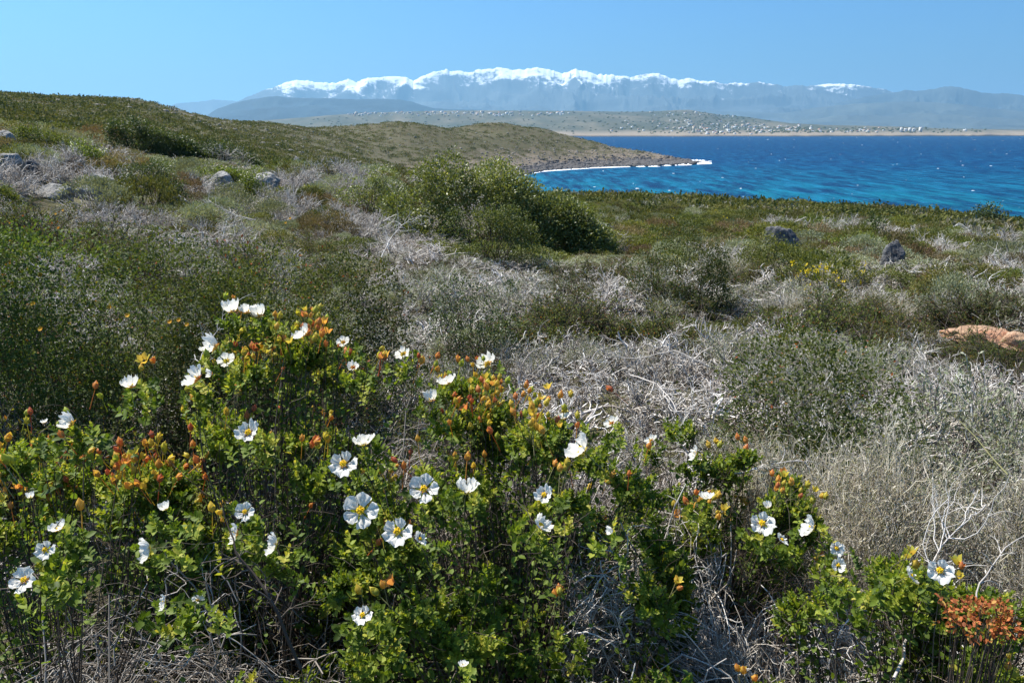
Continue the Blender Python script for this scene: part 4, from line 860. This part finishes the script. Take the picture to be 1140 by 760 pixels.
# shore rocks
mb=MB(); n=5200; u=rng.uniform(575,805,n); az=np.arctan((u-570)/891); 
rs=np.interp(az,pts[:,0],SHR) if len(pts)>5 else np.full(n,500)
r=rs+np.abs(rng.normal(0,13,n))-2; X=np.sin(az)*r; Y=np.cos(az)*r; Zg=ground(X,Y); k=(Zg>-1.2)&(Zg<6); X,Y,Zg=X[k],Y[k],Zg[k]; n=len(X)
sz=rng.uniform(.4,1.9,n)**1.2*np.where(u[k]>700,1.35,1)*np.where(Zg<2.5,1.1,.7); V_,F_=merge(rockshape(IV2,77,12,.1),[IF2],np.stack([sz*1.3,sz*.2,sz*0],-1),np.stack([-sz*.3,sz,sz*.1],-1),np.stack([sz*.1,sz*0,sz*.85],-1),np.stack([X,Y,Zg],-1)); mb.add(V_,F_)
tag(obj('shore_rocks',mb.mesh('shore_rocks',[rockmat('shore_rock',(.11,.10,.095),(.035,.033,.03),(.24,.22,.2),.25)])),'dark jagged rocks lining the waterline of the headland','rocks',kind='stuff')
# pale stones over the lower headland
mb=MB(); n=16000; u=rng.uniform(60,790,n); az=np.arctan((u-570)/891); r=rng.uniform(200,610,n); X=np.sin(az)*r; Y=np.cos(az)*r; Zg=ground(X,Y)
k=(Zg>2)&(Zg<34)&(rng.random(n)<np.where(u>540,np.interp(Zg,[2,9,14,26],[1,.9,.25,.10]),.09)); X,Y,Zg=X[k],Y[k],Zg[k]; n=len(X); sz=rng.uniform(.2,.85,n)
V_,F_=merge(rockshape(IV2,78,12,.1),[IF2],np.stack([sz*1.3,sz*.2,sz*0],-1),np.stack([-sz*.3,sz,sz*.1],-1),np.stack([sz*.1,sz*0,sz*.8],-1),np.stack([X,Y,Zg],-1)); mb.add(V_,F_)
tag(obj('scattered_stones',mb.mesh('scattered_stones',[rockmat('pale_stone',(.27,.24,.2),(.12,.1,.09),(.42,.38,.33),.3)])),'pale stones scattered over the lower slope of the headland','stones',kind='stuff')

# ---------------------------------------------------------------- named bushes of the middle distance
def bigbush(name,label,u0,u1,vtop,vbase,d,leafn,L,mat,seed,profile,yd=.5,cat='shrub',lshell=.5,nst=120):
    """bush whose top outline over its width follows profile [(0..1, height 0..1)]"""
    s=np.random.default_rng(seed); pc=at((u0+u1)/2,vbase,d); b=np.array([pc[0],pc[1],float(ground(pc[0],pc[1]))]); W=(u1-u0)*d/891; H=(vbase-vtop)*d/F*1.02+.0
    top=at((u0+u1)/2,vtop,d)[2]-b[2]; H=top
    D=W*yd; o=bpy.data.objects.new(name,None); C.objects.link(o); o.location=tuple(b); o.rotation_euler=(0,0,-math.atan2(pc[0],pc[1])); tag(o,label,cat)
    nc=leafn//10; nl=max(22,int((16 if d>6 else 5)*W*(H+D)/max(H,.25)**2)); nl=min(nl,260)
    x=s.uniform(-.5,.5,nl); yq=s.uniform(-1,1,nl); yq=np.sign(yq)*np.abs(yq)**.6; yq=np.where(s.random(nl)<.7,-np.abs(yq),yq)
    pf=np.interp(x+.5,[p[0] for p in profile],[p[1] for p in profile])
    zt=H*pf*np.sqrt(np.clip(1-np.abs(yq)**3,0,1)); zz=zt*np.where(s.random(nl)<.62,1,s.uniform(.15,.9,nl)); rl=np.minimum((.18 if d>6 else .25)*H*s.uniform(.7,1.35,nl),.5*H*pf+.05*H); zz=np.maximum(zz-rl*.95,rl*.3)
    Lc=np.stack([x*W*.96,yq*D*.5*np.sqrt(np.clip(pf,.1,1)),zz],-1); w_=rl**2; li=s.choice(nl,nc,p=w_/w_.sum())
    dd_=unit(rv(nc,s)+UP*.5+np.stack([x[li]*.6,-np.abs(yq[li])*.5,np.zeros(nc)],-1)); Pc=Lc[li]+dd_*(rl[li]*s.uniform(.8,1.06,nc))[:,None]; lumps=s.random(nl)[li]*.6+s.random(nc)*.4
    i=s.integers(0,nc,leafn); sp=L*1.1; P=Pc[i]+s.normal(size=(leafn,3))*sp; P[:,2]=np.maximum(P[:,2],.02)
    Dd=rv(leafn,s)*.8+dd_[i]*.9; mb=MB(); sc=s.uniform(.6,1.25,leafn)
    leaves(mb,P,Dd,rv(leafn,s)*.6+dd_[i]*.5+UP*.5,L*sc,L*.55*sc,LEAF_LO,0,np.clip(lumps[i]*.55+s.random(leafn)*.4+(s.random(leafn)<.04)*.4,0,1),s)
    obj('foliage',mb.mesh('foliage',[mat]),o)
    m2=MB(); e=Pc[s.integers(0,nc,nst)]; S=e*[.6,.5,0]; e=e*.93; t=np.linspace(0,1,6)[None,:,None]; Pl=S[:,None]*(1-t)+e[:,None]*t; Pl[:,1:-1]+=s.normal(size=(nst,4,3))*.05; tubes(m2,Pl[::2],.013*d/20,.005*d/20,4,0,None,s); obj('branches',m2.mesh('branches',[M['stem']]),o)
    for q in np.linspace(-.4,.4,5): 
        a=-math.atan2(pc[0],pc[1]); placed.append((b[0]+math.cos(a)*q*W,b[1]+math.sin(a)*q*W,W*.13))
    return o
bigbush('mastic_bush','big mastic bush with glossy dark leaves, sloping down to the right above the bay',436,682,173,247,17,52000,.06,M['mastic'],1,[(0,.5),(.06,.85),(.2,1),(.3,1.03),(.45,.95),(.6,.80),(.75,.62),(.9,.38),(1,.15)],.5,nst=220)
bigbush('mastic_bush','low leafy mastic bush against the left end of the big one',372,450,183,222,19,6000,.05,M['mastic'],2,[(0,.3),(.4,.9),(.8,1),(1,.5)],.6)
bigbush('windswept_bush','tall windswept dark bush on the left crest, its top sheared towards the right',132,226,133,182,33,20000,.075,M['dark'],3,[(0,.45),(.08,.95),(.3,1),(.5,.8),(.7,.55),(.88,.36),(1,.1)],.35,'tree')
bigbush('windswept_bush','lower windswept dark bush right of the taller one on the crest',214,288,157,190,34,9000,.075,M['dark'],4,[(0,.6),(.2,1),(.5,.95),(.8,.6),(1,.15)],.6,'tree')
bigbush('leafy_shrub','rounded bright green bush behind a pale rock on the left slope',267,298,183,208,20,3000,.05,M['fresh'],5,[(0,.5),(.3,1),(.7,.95),(1,.5)],.9)
bigbush('leafy_shrub','light green leafy bush on the left slope below the windswept bushes',80,122,156,196,22,4500,.06,M['fresh'],6,[(0,.4),(.3,1),(.7,.9),(1,.4)],.8)
bigbush('leafy_shrub','yellow green shrub carpet right under the windswept bushes',175,275,182,202,24,7000,.06,M['fresh'],7,[(0,.6),(.3,1),(.7,.8),(1,.5)],.5)
bigbush('leafy_shrub','green shrub on the skyline slope at the far left',22,82,140,172,26,6000,.06,M['green'],8,[(0,.7),(.3,1),(.7,.7),(1,.4)],.6)
bigbush('leafy_shrub','dark grey green bush left of the leafy one on the left slope',55,86,162,186,24,3500,.05,M['dark'],9,[(0,.5),(.4,1),(.8,.9),(1,.4)],.8)
bigbush('leafy_shrub','dark rounded bush shading a rock on the left slope',138,196,178,210,17,6000,.04,M['dark'],10,[(0,.5),(.3,.95),(.7,1),(1,.5)],.7)
bigbush('leafy_shrub','round dark bush on the edge of the plain against the sea',1088,1117,227,241,95,1600,.25,M['dark'],11,[(0,.4),(.3,1),(.7,1),(1,.4)],.9)
bigbush('leafy_shrub','small dark leaning bush on the plain left of the upright grey boulder',970,990,241,272,30,2500,.09,M['dark'],12,[(0,.8),(.3,1),(.7,.5),(1,.5)],.9)
bigbush('leafy_shrub','large dark green bush in the middle, between bleached brush and the grey boulder',702,806,250,318,8.5,15000,.022,M['heath'],13,[(0,.5),(.2,.9),(.5,1),(.8,.9),(1,.5)],.7)
bigbush('leafy_shrub','green brown bush at the foot of the mastic bush, in front of it',492,600,212,262,13,9000,.035,M['green'],14,[(0,.5),(.2,.9),(.5,1),(.8,.8),(1,.4)],.5)
bigbush('leafy_shrub','dark green bush just left of the broad grey boulder',812,908,258,296,13,7000,.035,M['green'],15,[(0,.4),(.4,1),(.7,.8),(1,.7)],.5)
bigbush('leafy_shrub','brown green bush in the right middle distance, above the rust coloured slab',1030,1072,293,336,10,5000,.03,M['olive'],16,[(0,.6),(.3,1),(.7,.8),(1,.5)],.8)
bigbush('leafy_shrub','tall dark thicket at the left edge with reddish leaf tips',-40,92,238,395,4.1,32500,0.0175,M['heath'],17,[(0,.9),(.3,1),(.6,.97),(.85,.9),(1,.75)],.6,nst=260)
bigbush('leafy_shrub','leafy green shrub on the left between the edge thicket and the tall rockrose',110,250,262,390,3.8,30000,0.0162,M['heath'],18,[(0,.7),(.3,.95),(.6,1),(.85,.9),(1,.7)],.6,nst=260)
bigbush('leafy_shrub','heathery shrub with orange tips behind the tall rockrose',248,350,258,390,3.7,25000,0.0162,M['heath'],19,[(0,.8),(.4,1),(.8,.95),(1,.7)],.6,nst=220)
bigbush('leafy_shrub','brownish green shrub with orange tips in the middle, left of the bleached brush',358,446,275,400,4.2,18750,0.0175,M['heath'],20,[(0,.7),(.4,1),(.8,.9),(1,.6)],.7,nst=220)
bigbush('leafy_shrub','dark leafy shrub with red leaf tips standing in the pale brush at the right',855,958,343,470,2.9,18750,0.0149,M['heath'],21,[(0,.6),(.25,1),(.6,.95),(.85,.75),(1,.5)],.7,nst=200)
bigbush('leafy_shrub','small dark sage bush within the bleached brush behind the central rockrose',500,560,287,335,5.6,5000,.02,M['dark'],22,[(0,.6),(.4,1),(.8,.8),(1,.5)],.8)
bigbush('leafy_shrub','dark low shrub in the right brush, below the pale dead twigs',1000,1112,440,520,2.35,12000,.010,M['sage'],23,[(0,.6),(.25,1),(.6,.95),(.85,.85),(1,.6)],.6)
bigbush('leafy_shrub','olive green shrub with fine leaves behind the central rockrose rim',455,560,330,440,2.9,13000,.009,M['heath'],24,[(0,.7),(.3,1),(.7,.8),(1,.5)],.5,nst=240)
def named(kind,u,vb,wpx,hpx,label,d=None,**k):
    p,dd=hit(u,vb) if d is None else (at(u,vb,d),d); p[2]=float(ground(p[0],p[1])); dep=p[1]*CP-(p[2]-CAMZ)*SP; W=wpx*dep/F/2; Hh=hpx*dep/F
    r0,h0={'dead':(.55,.45),'deaddense':(.5,.4),'grey':(.55,.42),'heath':(.4,.6),'sage':(.5,.38),'straw':(.5,.38)}.get(kind,(1.0,.58))
    placed.append((p[0],p[1],W*.6)); return shrub(kind,p,(W/r0,W/r0,Hh/h0),label,None,**k)
named('yellowc',918,326,96,34,'yellow flowering bush between the two grey boulders')
named('yellowc',645,252,52,16,'small yellow flowering bush under the right end of the mastic bush')
named('yellowc',748,297,40,14,'low yellowish bush on the plain beside the dark green one')
named('olive',163,248,84,40,'broad olive bush on the left slope, below the pale rocks')
named('greyc',225,268,84,30,'grey cushion bush on the left slope with dead white branches around it')
named('greyc',110,248,110,36,'wide grey twiggy cushion on the left slope beside flat pale rock')
named('greyc',1062,360,90,40,'rounded grey straw cushion against the rust coloured slab')
named('brown',1120,318,60,30,'brown cushion at the right edge above the rust coloured slab')
named('greyc',1105,306,50,22,'low grey green cushion near the right edge of the plain')
named('brown',1038,330,46,22,'brownish cushion below the upright grey boulder')

# ---------------------------------------------------------------- random fill of the scrub
def zone(u,d):
    if d<6: return 'near the flowering bushes on the left' if u<400 else ('behind the central rockrose' if u<760 else 'in the near brush on the right')
    if d<16: return 'on the left slope below the pale rocks' if u<380 else ('in the hollow before the mastic bush' if u<700 else 'in the scrub before the grey boulders')
    if d<50: return 'around the pale rocks of the left crest' if u<380 else ('beside the mastic bush' if u<700 else 'on the plain around the grey boulders')
    return 'on the far edge of the plain by the bay' if u>560 else 'in the dip before the brown hill'
def weights(u,d,g):
    #        dead dense grey heath sage straw | olive green brown greyc twigc yellow
    if d<5.5:
        if u<330: return dict(grey=.28,heath=.38,sage=.14,dead=.2)
        if u<560: return dict(dead=.17,deaddense=.10,grey=.28,heath=.30,sage=.15)
        if u<840: return dict(dead=.34,deaddense=.24,grey=.22,heath=.06,sage=.14)
        return dict(dead=.18,deaddense=.15,grey=.25,sage=.36,straw=.06)
    if d<13:
        if u<330: return dict(grey=.27,heath=.28,sage=.25,dead=.12,olive=.08)
        if u<700: return dict(dead=.28,deaddense=.2,grey=.2,sage=.14,heath=.08,greyc=.06,olive=.04)
        return dict(dead=.12,deaddense=.1,grey=.18,sage=.2,heath=.14,olive=.12,straw=.06,green=.08)
    if d<50:
        if u<380: return dict(olive=.25,green=.10,greyc=.28,twigc=.19,brown=.18)
        if u<560: return dict(olive=.2,green=.14,greyc=.26,twigc=.27,brown=.13)
        if g>.5: return dict(olive=.34,green=.42,brown=.1,greyc=.08,yellowc=.04,twigc=.02)
        return dict(olive=.17,green=.12,brown=.22,greyc=.25,twigc=.24)
    if g>.45: return dict(olive=.5,green=.42,brown=.05,yellowc=.03)
    return dict(olive=.35,green=.15,brown=.25,greyc=.25)
R0={'dead':.55,'deaddense':.5,'grey':.52,'heath':.42,'sage':.48,'straw':.48,'twigc':1.0}
NAMES={'dead':('bleached leafless shrub','dead shrub'),'deaddense':('dense bleached twiggy shrub','dead shrub'),'twigc':('pale leafless shrub','dead shrub'),'grey':('grey half bare shrub','grey shrub'),'heath':('dark green fine leaved heath shrub','heath'),'sage':('grey green sage like shrub','sage shrub'),'straw':('straw coloured dry shrub','dry shrub'),
 'olive':('olive green cushion shrub','cushion shrub'),'green':('green cushion shrub','green shrub'),'brown':('brown dry cushion shrub','brown shrub'),'greyc':('grey cushion shrub','grey cushion'),'yellowc':('low shrub dotted with yellow blossom','flowering shrub')}
cand=[]
d=2.15
while d<135:
    step=.36*max(1,(d/5))**(.36 if d<8 else .55) if d<40 else .36*8**.55*(d/40)**.2
    naz=int(2*.72*d/step)+1
    AZ=.72 if d>16 else 1.08
    for a in np.linspace(-AZ,AZ,int(naz*AZ/.72)):
        dd=d+random.uniform(-.5,.5)*step; aa=a+random.uniform(-.5,.5)*step/d
        x=math.sin(aa)*dd; y=math.cos(aa)*dd
        if dd<2.6 and (-.95<x<1.4): 
            if dd<2.3: continue
        if dd>11 and random.random()<.27: continue
        if dd<5.5 and aa<-.27 and random.random()<.35: continue
        if any((x-q[0])**2+(y-q[1])**2<(q[2])**2 for q in placed): continue
        cand.append((x,y,dd,step))
    d+=step*.86
nind={}; far=[]; used={}
zc=ground(np.array([c[0] for c in cand]),np.array([c[1] for c in cand]))
items=[]
for (x,y,dd,step),z in zip(cand,zc):
    if z<1.0: continue
    u,v=proj([(x,y,z)]); u=float(u[0]); 
    off_=(u<-90 or u>1230 or dd*math.cos(math.atan2(x,y))<.3)
    if off_ and dd>16: continue
    g=float(vnoise(x/6,y/11,31)); w=weights(u,dd,g); k=random.choices(list(w),list(w.values()))[0]
    # loose patches of one kind
    if d<14 and vnoise(x/1.1,y/1.1,8)>.62 and k in('sage',): k='grey'
    r=step*(random.uniform(.5,.95) if random.random()<.7 else random.uniform(.9,1.25))
    items.append((r/dd if not off_ else 0,k,x,y,float(z),dd,r,u))
items.sort(key=lambda t:-t[0])
CAP=210
for app,k,x,y,z,dd,r,u in items:
    cat=NAMES[k][1]
    if used.get(cat,0)>=CAP or dd>60 or app==0: far.append((k,x,y,z,r,dd)); continue
    used[cat]=used.get(cat,0)+1
    s0=r/R0.get(k,1.0); zn=zone(u,dd)
    hmax=1.0
    if dd<6 and u>400: hmax=1.0
    if dd<3.2 and u>380: hmax=.75
    if 6<=dd<=14: hmax=.8
    if 9.5<dd<16.6 and 410<u<720: hmax=.55
    if 24<dd<33 and u<300: hmax=.6
    if k=='heath' and u<330 and dd<6: hmax=random.uniform(.9,1.7)
    sc=(s0,s0*random.uniform(.85,1.15),s0*random.uniform(.75,1.15)*hmax)
    if dd<6 : sc=tuple(min(q,1.25) for q in sc[:2])+(min(sc[2],1.15),)
    shrub(k,(x,y,z-.03),sc,f'{NAMES[k][0]} {zn}',f'{NAMES[k][0]}s {zn}',cat)
#print('SHRUBS',used,'far',len(far))
# far scrub: one mass of low bushes (each a handful of leaf clumps)
TONE={'olive':.33,'green':.12,'brown':.6,'greyc':.75,'twigc':.9,'yellowc':.4,'heath':.1,'sage':.75,'dead':.9,'deaddense':.9,'grey':.78,'straw':.6}
def stuffmesh(name,label,X,Y,Zz,r,tone,T,hz=1.0):
    mb=MB(); ti=rng.integers(0,len(T),len(X))
    for k,(tv,tf) in enumerate(T):
        m=ti==k; q=m.sum()
        if not q: continue
        a=rng.uniform(0,6.28,q); rr_=r[m]; c=np.cos(a)*rr_; s=np.sin(a)*rr_; hh=rr_*rng.uniform(.7,1.2,q)*hz
        V_,F_=merge(tv,[tf],np.stack([c,s,a*0],-1),np.stack([-s,c,a*0],-1),np.stack([a*0,a*0,hh],-1),np.stack([X[m],Y[m],Zz[m]],-1))
        tn=np.repeat(tone[m],len(tv))+np.tile(np.repeat(rng.normal(0,.05,len(tv)//4),4),q); mb.add(V_,F_,0,np.clip(tn,0,1))
    return tag(obj(name,mb.mesh(name,[M['stuffscrub']])),label,'scrub',kind='stuff')
def lowT(seed,n,L):
    s=np.random.default_rng(seed); P,D=crown_pts(n,s,1,1,.5,.55,s.uniform(0,6,3)); mb=MB(); leaves(mb,P,D*.6+rv(n,s)+UP*.1,rv(n,s)+D,L*s.uniform(.6,1.2,n),L*.6*s.uniform(.6,1.2,n),LEAF_LO,0,None,s)
    return np.concatenate(mb.V), np.concatenate(mb.F)
LM=[lowT(340+i,260,.16) for i in range(5)]; LT=[lowT(300+i,80,.27) for i in range(6)]; LS=[lowT(320+i,30,.40) for i in range(6)]
for nm_,lb_,fa,TT in (('middle_scrub','low scrub filling the gaps between the bushes of the middle distance',[f for f in far if f[5]<38],LM),('low_scrub','unbroken low scrub covering the farther plain and slopes',[f for f in far if f[5]>=38],LT)):
  stuffmesh(nm_,lb_,np.array([f[1] for f in fa]),np.array([f[2] for f in fa]),np.array([f[3] for f in fa])-.04,np.array([f[4] for f in fa])*1.05,np.array([TONE[f[0]] for f in fa])+rng.normal(0,.09,len(fa)),TT)
# rim of the plain
n=900; a=rng.uniform(.02,.66,n); r=rng.uniform(82,122,n); X=np.sin(a)*r; Y=np.cos(a)*r; Zg=ground(X,Y); stuffmesh('rim_scrub','green scrub along the edge of the plain above the bay',X,Y,Zg-.1,rng.uniform(.6,1.7,n),np.clip(rng.normal(.28,.14,n),0,1),LT,.7)
# hill
n=46000; uu=rng.uniform(-120,770,n); a=np.arctan((uu-570)/891); r=np.exp(rng.uniform(math.log(60),math.log(660),n)); X=np.sin(a)*r; Y=np.cos(a)*r; Zg=ground(X,Y)
g=fbm(X/26,Y/26,4,55); k=(Zg>4.5)&(rng.random(n)<np.clip((Zg-2)/9,.12,1))&((g>.42)|(rng.random(n)<.45)); X,Y,Zg,g,r=X[k],Y[k],Zg[k],g[k],r[k]; n=len(X)
t=np.where(rng.random(n)<.45,rng.uniform(.2,.42,n),rng.uniform(.48,.85,n)); t=np.where(g>.6,t*.7,t)
stuffmesh('hill_scrub','low olive and brown scrub speckling the hill and headland',X,Y,Zg-.1,rng.uniform(.45,1.45,n)*np.clip(r/260,.7,1.2),t,LS,1.0)
n=4200; uu=rng.uniform(-120,740,n); a=np.arctan((uu-570)/891); r=rng.uniform(130,620,n); X=np.sin(a)*r; Y=np.cos(a)*r; Zg=ground(X,Y); k=(Zg>7)&(fbm(X/40,Y/40,3,71)>.44); X,Y,Zg=X[k],Y[k],Zg[k]; n=len(X)
stuffmesh('hill_bushes','darker rounded bushes dotted over the hill and headland',X,Y,Zg-.1,rng.uniform(.9,2.3,n),rng.uniform(.02,.3,n),LT,.9)
# litter of fallen twigs and small plants under the near scrub
mb=MB(); n=26000; d_=np.exp(rng.uniform(math.log(.7),math.log(14),n)); a=rng.uniform(-.75,.75,n); X=np.sin(a)*d_; Y=np.cos(a)*d_; S=np.stack([X,Y,ground(X,Y)+rng.uniform(0,.07,n)],-1); D=rv(n)*[1,1,.55]
P=walk(S,D,rng.uniform(.05,.2,n)*(1+d_/7),3,.25); tubes(mb,P,.0013+.0006*d_/2,.0008+.0003*d_/2,3)
tag(obj('twig_litter',mb.mesh('twig_litter',[M['stem']])),'grey twigs and litter lying on the soil between the near bushes','litter',kind='stuff')
mb=MB(); n=30000; d_=np.exp(rng.uniform(math.log(1.2),math.log(24),n)); a=rng.uniform(-.75,.75,n); X=np.sin(a)*d_; Y=np.cos(a)*d_; k=vnoise(X*1.3,Y*1.3,12)>.42; X,Y,d_=X[k],Y[k],d_[k]; n=len(X)
P=np.stack([X,Y,ground(X,Y)+rng.uniform(0,.12,n)],-1); leaves(mb,P,rv(n)+UP*.6,rv(n)+UP,.012*(1+d_/5),.005*(1+d_/5))
tag(obj('ground_herbs',mb.mesh('ground_herbs',[M['heath']])),'tiny green herbs sprouting on the soil between the bushes','ground cover',kind='stuff')
# small orange yellow blossoms in the left brush
mb=MB(); 
for i,(u,v,d_) in enumerate([(5,318,3.9),(14,316,3.9),(45,306,3.9),(37,338,3.7),(45,366,3.4),(122,342,3.5),(142,351,3.3),(189,358,3.1),(199,356,3.1),(208,361,3.0),(318,248,7),(323,243,7),(62,238,8),(70,234,8)]):
    p=at(u,v,d_); g=float(ground(p[0],p[1])); n=9; q=MB(); r=.0034*min(d_,4); ang=np.arange(n)/n*6.283
    leaves(q,np.zeros((n,3)),np.stack([np.cos(ang),np.sin(ang),ang*0+.3],-1),np.tile(UP,(n,1)),np.full(n,r),np.full(n,r*.6))
    h=np.array([[0,0,g-p[2]],[.01,.01,(g-p[2])*.5],[0,0,0]]); o=bpy.data.objects.new('yellow_daisy',None); C.objects.link(o); o.location=(p[0],p[1],g)
    tag(o,'small yellow daisy like flower on a thin stalk in the left brush','flower','small yellow flowers in the left brush')
    obj('flower_head',q.mesh('flower_head',[M['orange']]),o,(0,0,p[2]-g),(R(55),0,0)); m2=MB(); tubes(m2,(h-[0,0,g-p[2]])[None],.0012,.0012,3); obj('stalk',m2.mesh('stalk',[M['stalk']]),o)

# ------------------------------------------------------------------ camera, light, air
cam=bpy.data.cameras.new('camera'); co=bpy.data.objects.new('camera',cam); C.objects.link(co); SC.camera=co
cam.sensor_width=36; cam.lens=36*F/1140; cam.clip_start=.05; cam.clip_end=90000
co.location=(0,0,CAMZ); co.rotation_euler=(R(90)-PITCH,0,0)
SEL,SAZ=R(56),R(-58)
w=bpy.data.worlds.new('World'); SC.world=w; w.use_nodes=True; nt=w.node_tree; nt.nodes.clear()
sky=nt.nodes.new('ShaderNodeTexSky'); sky.sky_type='NISHITA'; sky.sun_disc=False; sky.sun_elevation=SEL; sky.sun_rotation=SAZ; sky.altitude=100; sky.air_density=1.0; sky.dust_density=2.5; sky.ozone_density=2.5
bg=nt.nodes.new('ShaderNodeBackground'); bg.inputs[1].default_value=.086; ow=nt.nodes.new('ShaderNodeOutputWorld')
nt.links.new(mixc(nt,1.0,sky.outputs[0],(.28,.64,1.0),'MULTIPLY'),bg.inputs[0]); nt.links.new(bg.outputs[0],ow.inputs[0])
sl=bpy.data.lights.new('sun','SUN'); sl.energy=5.0; sl.angle=R(.5); sl.color=(1,.94,.85); so=bpy.data.objects.new('sun',sl); C.objects.link(so)
from mathutils import Vector
sd_=Vector((math.sin(SAZ)*math.cos(SEL),math.cos(SAZ)*math.cos(SEL),math.sin(SEL)))
so.rotation_euler=sd_.to_track_quat('Z','Y').to_euler(); so.location=(-20,0,60)
hz,nt=newmat('thin_sea_haze'); pv=nt.nodes.new('ShaderNodeVolumePrincipled'); pv.inputs['Color'].default_value=(.35,.69,1.0,1); pv.inputs['Density'].default_value=5.8e-5; pv.inputs['Anisotropy'].default_value=.25
o_=nt.nodes.new('ShaderNodeOutputMaterial'); nt.links.new(pv.outputs[0],o_.inputs['Volume'])
mb=MB(); box(mb,(0,18000,760-16),(80000,50000,1552),0)
tag(obj('haze',mb.mesh('haze',[hz])),'thin blue air over the bay and mountains','haze',kind='stuff')
SC.view_settings.view_transform='Standard'; SC.view_settings.look='None'; SC.view_settings.exposure=.95; SC.view_settings.gamma=1
SC.render.engine='CYCLES'; SC.cycles.max_bounces=4; SC.cycles.diffuse_bounces=3; SC.cycles.glossy_bounces=1; SC.cycles.volume_bounces=0; SC.cycles.transmission_bounces=2
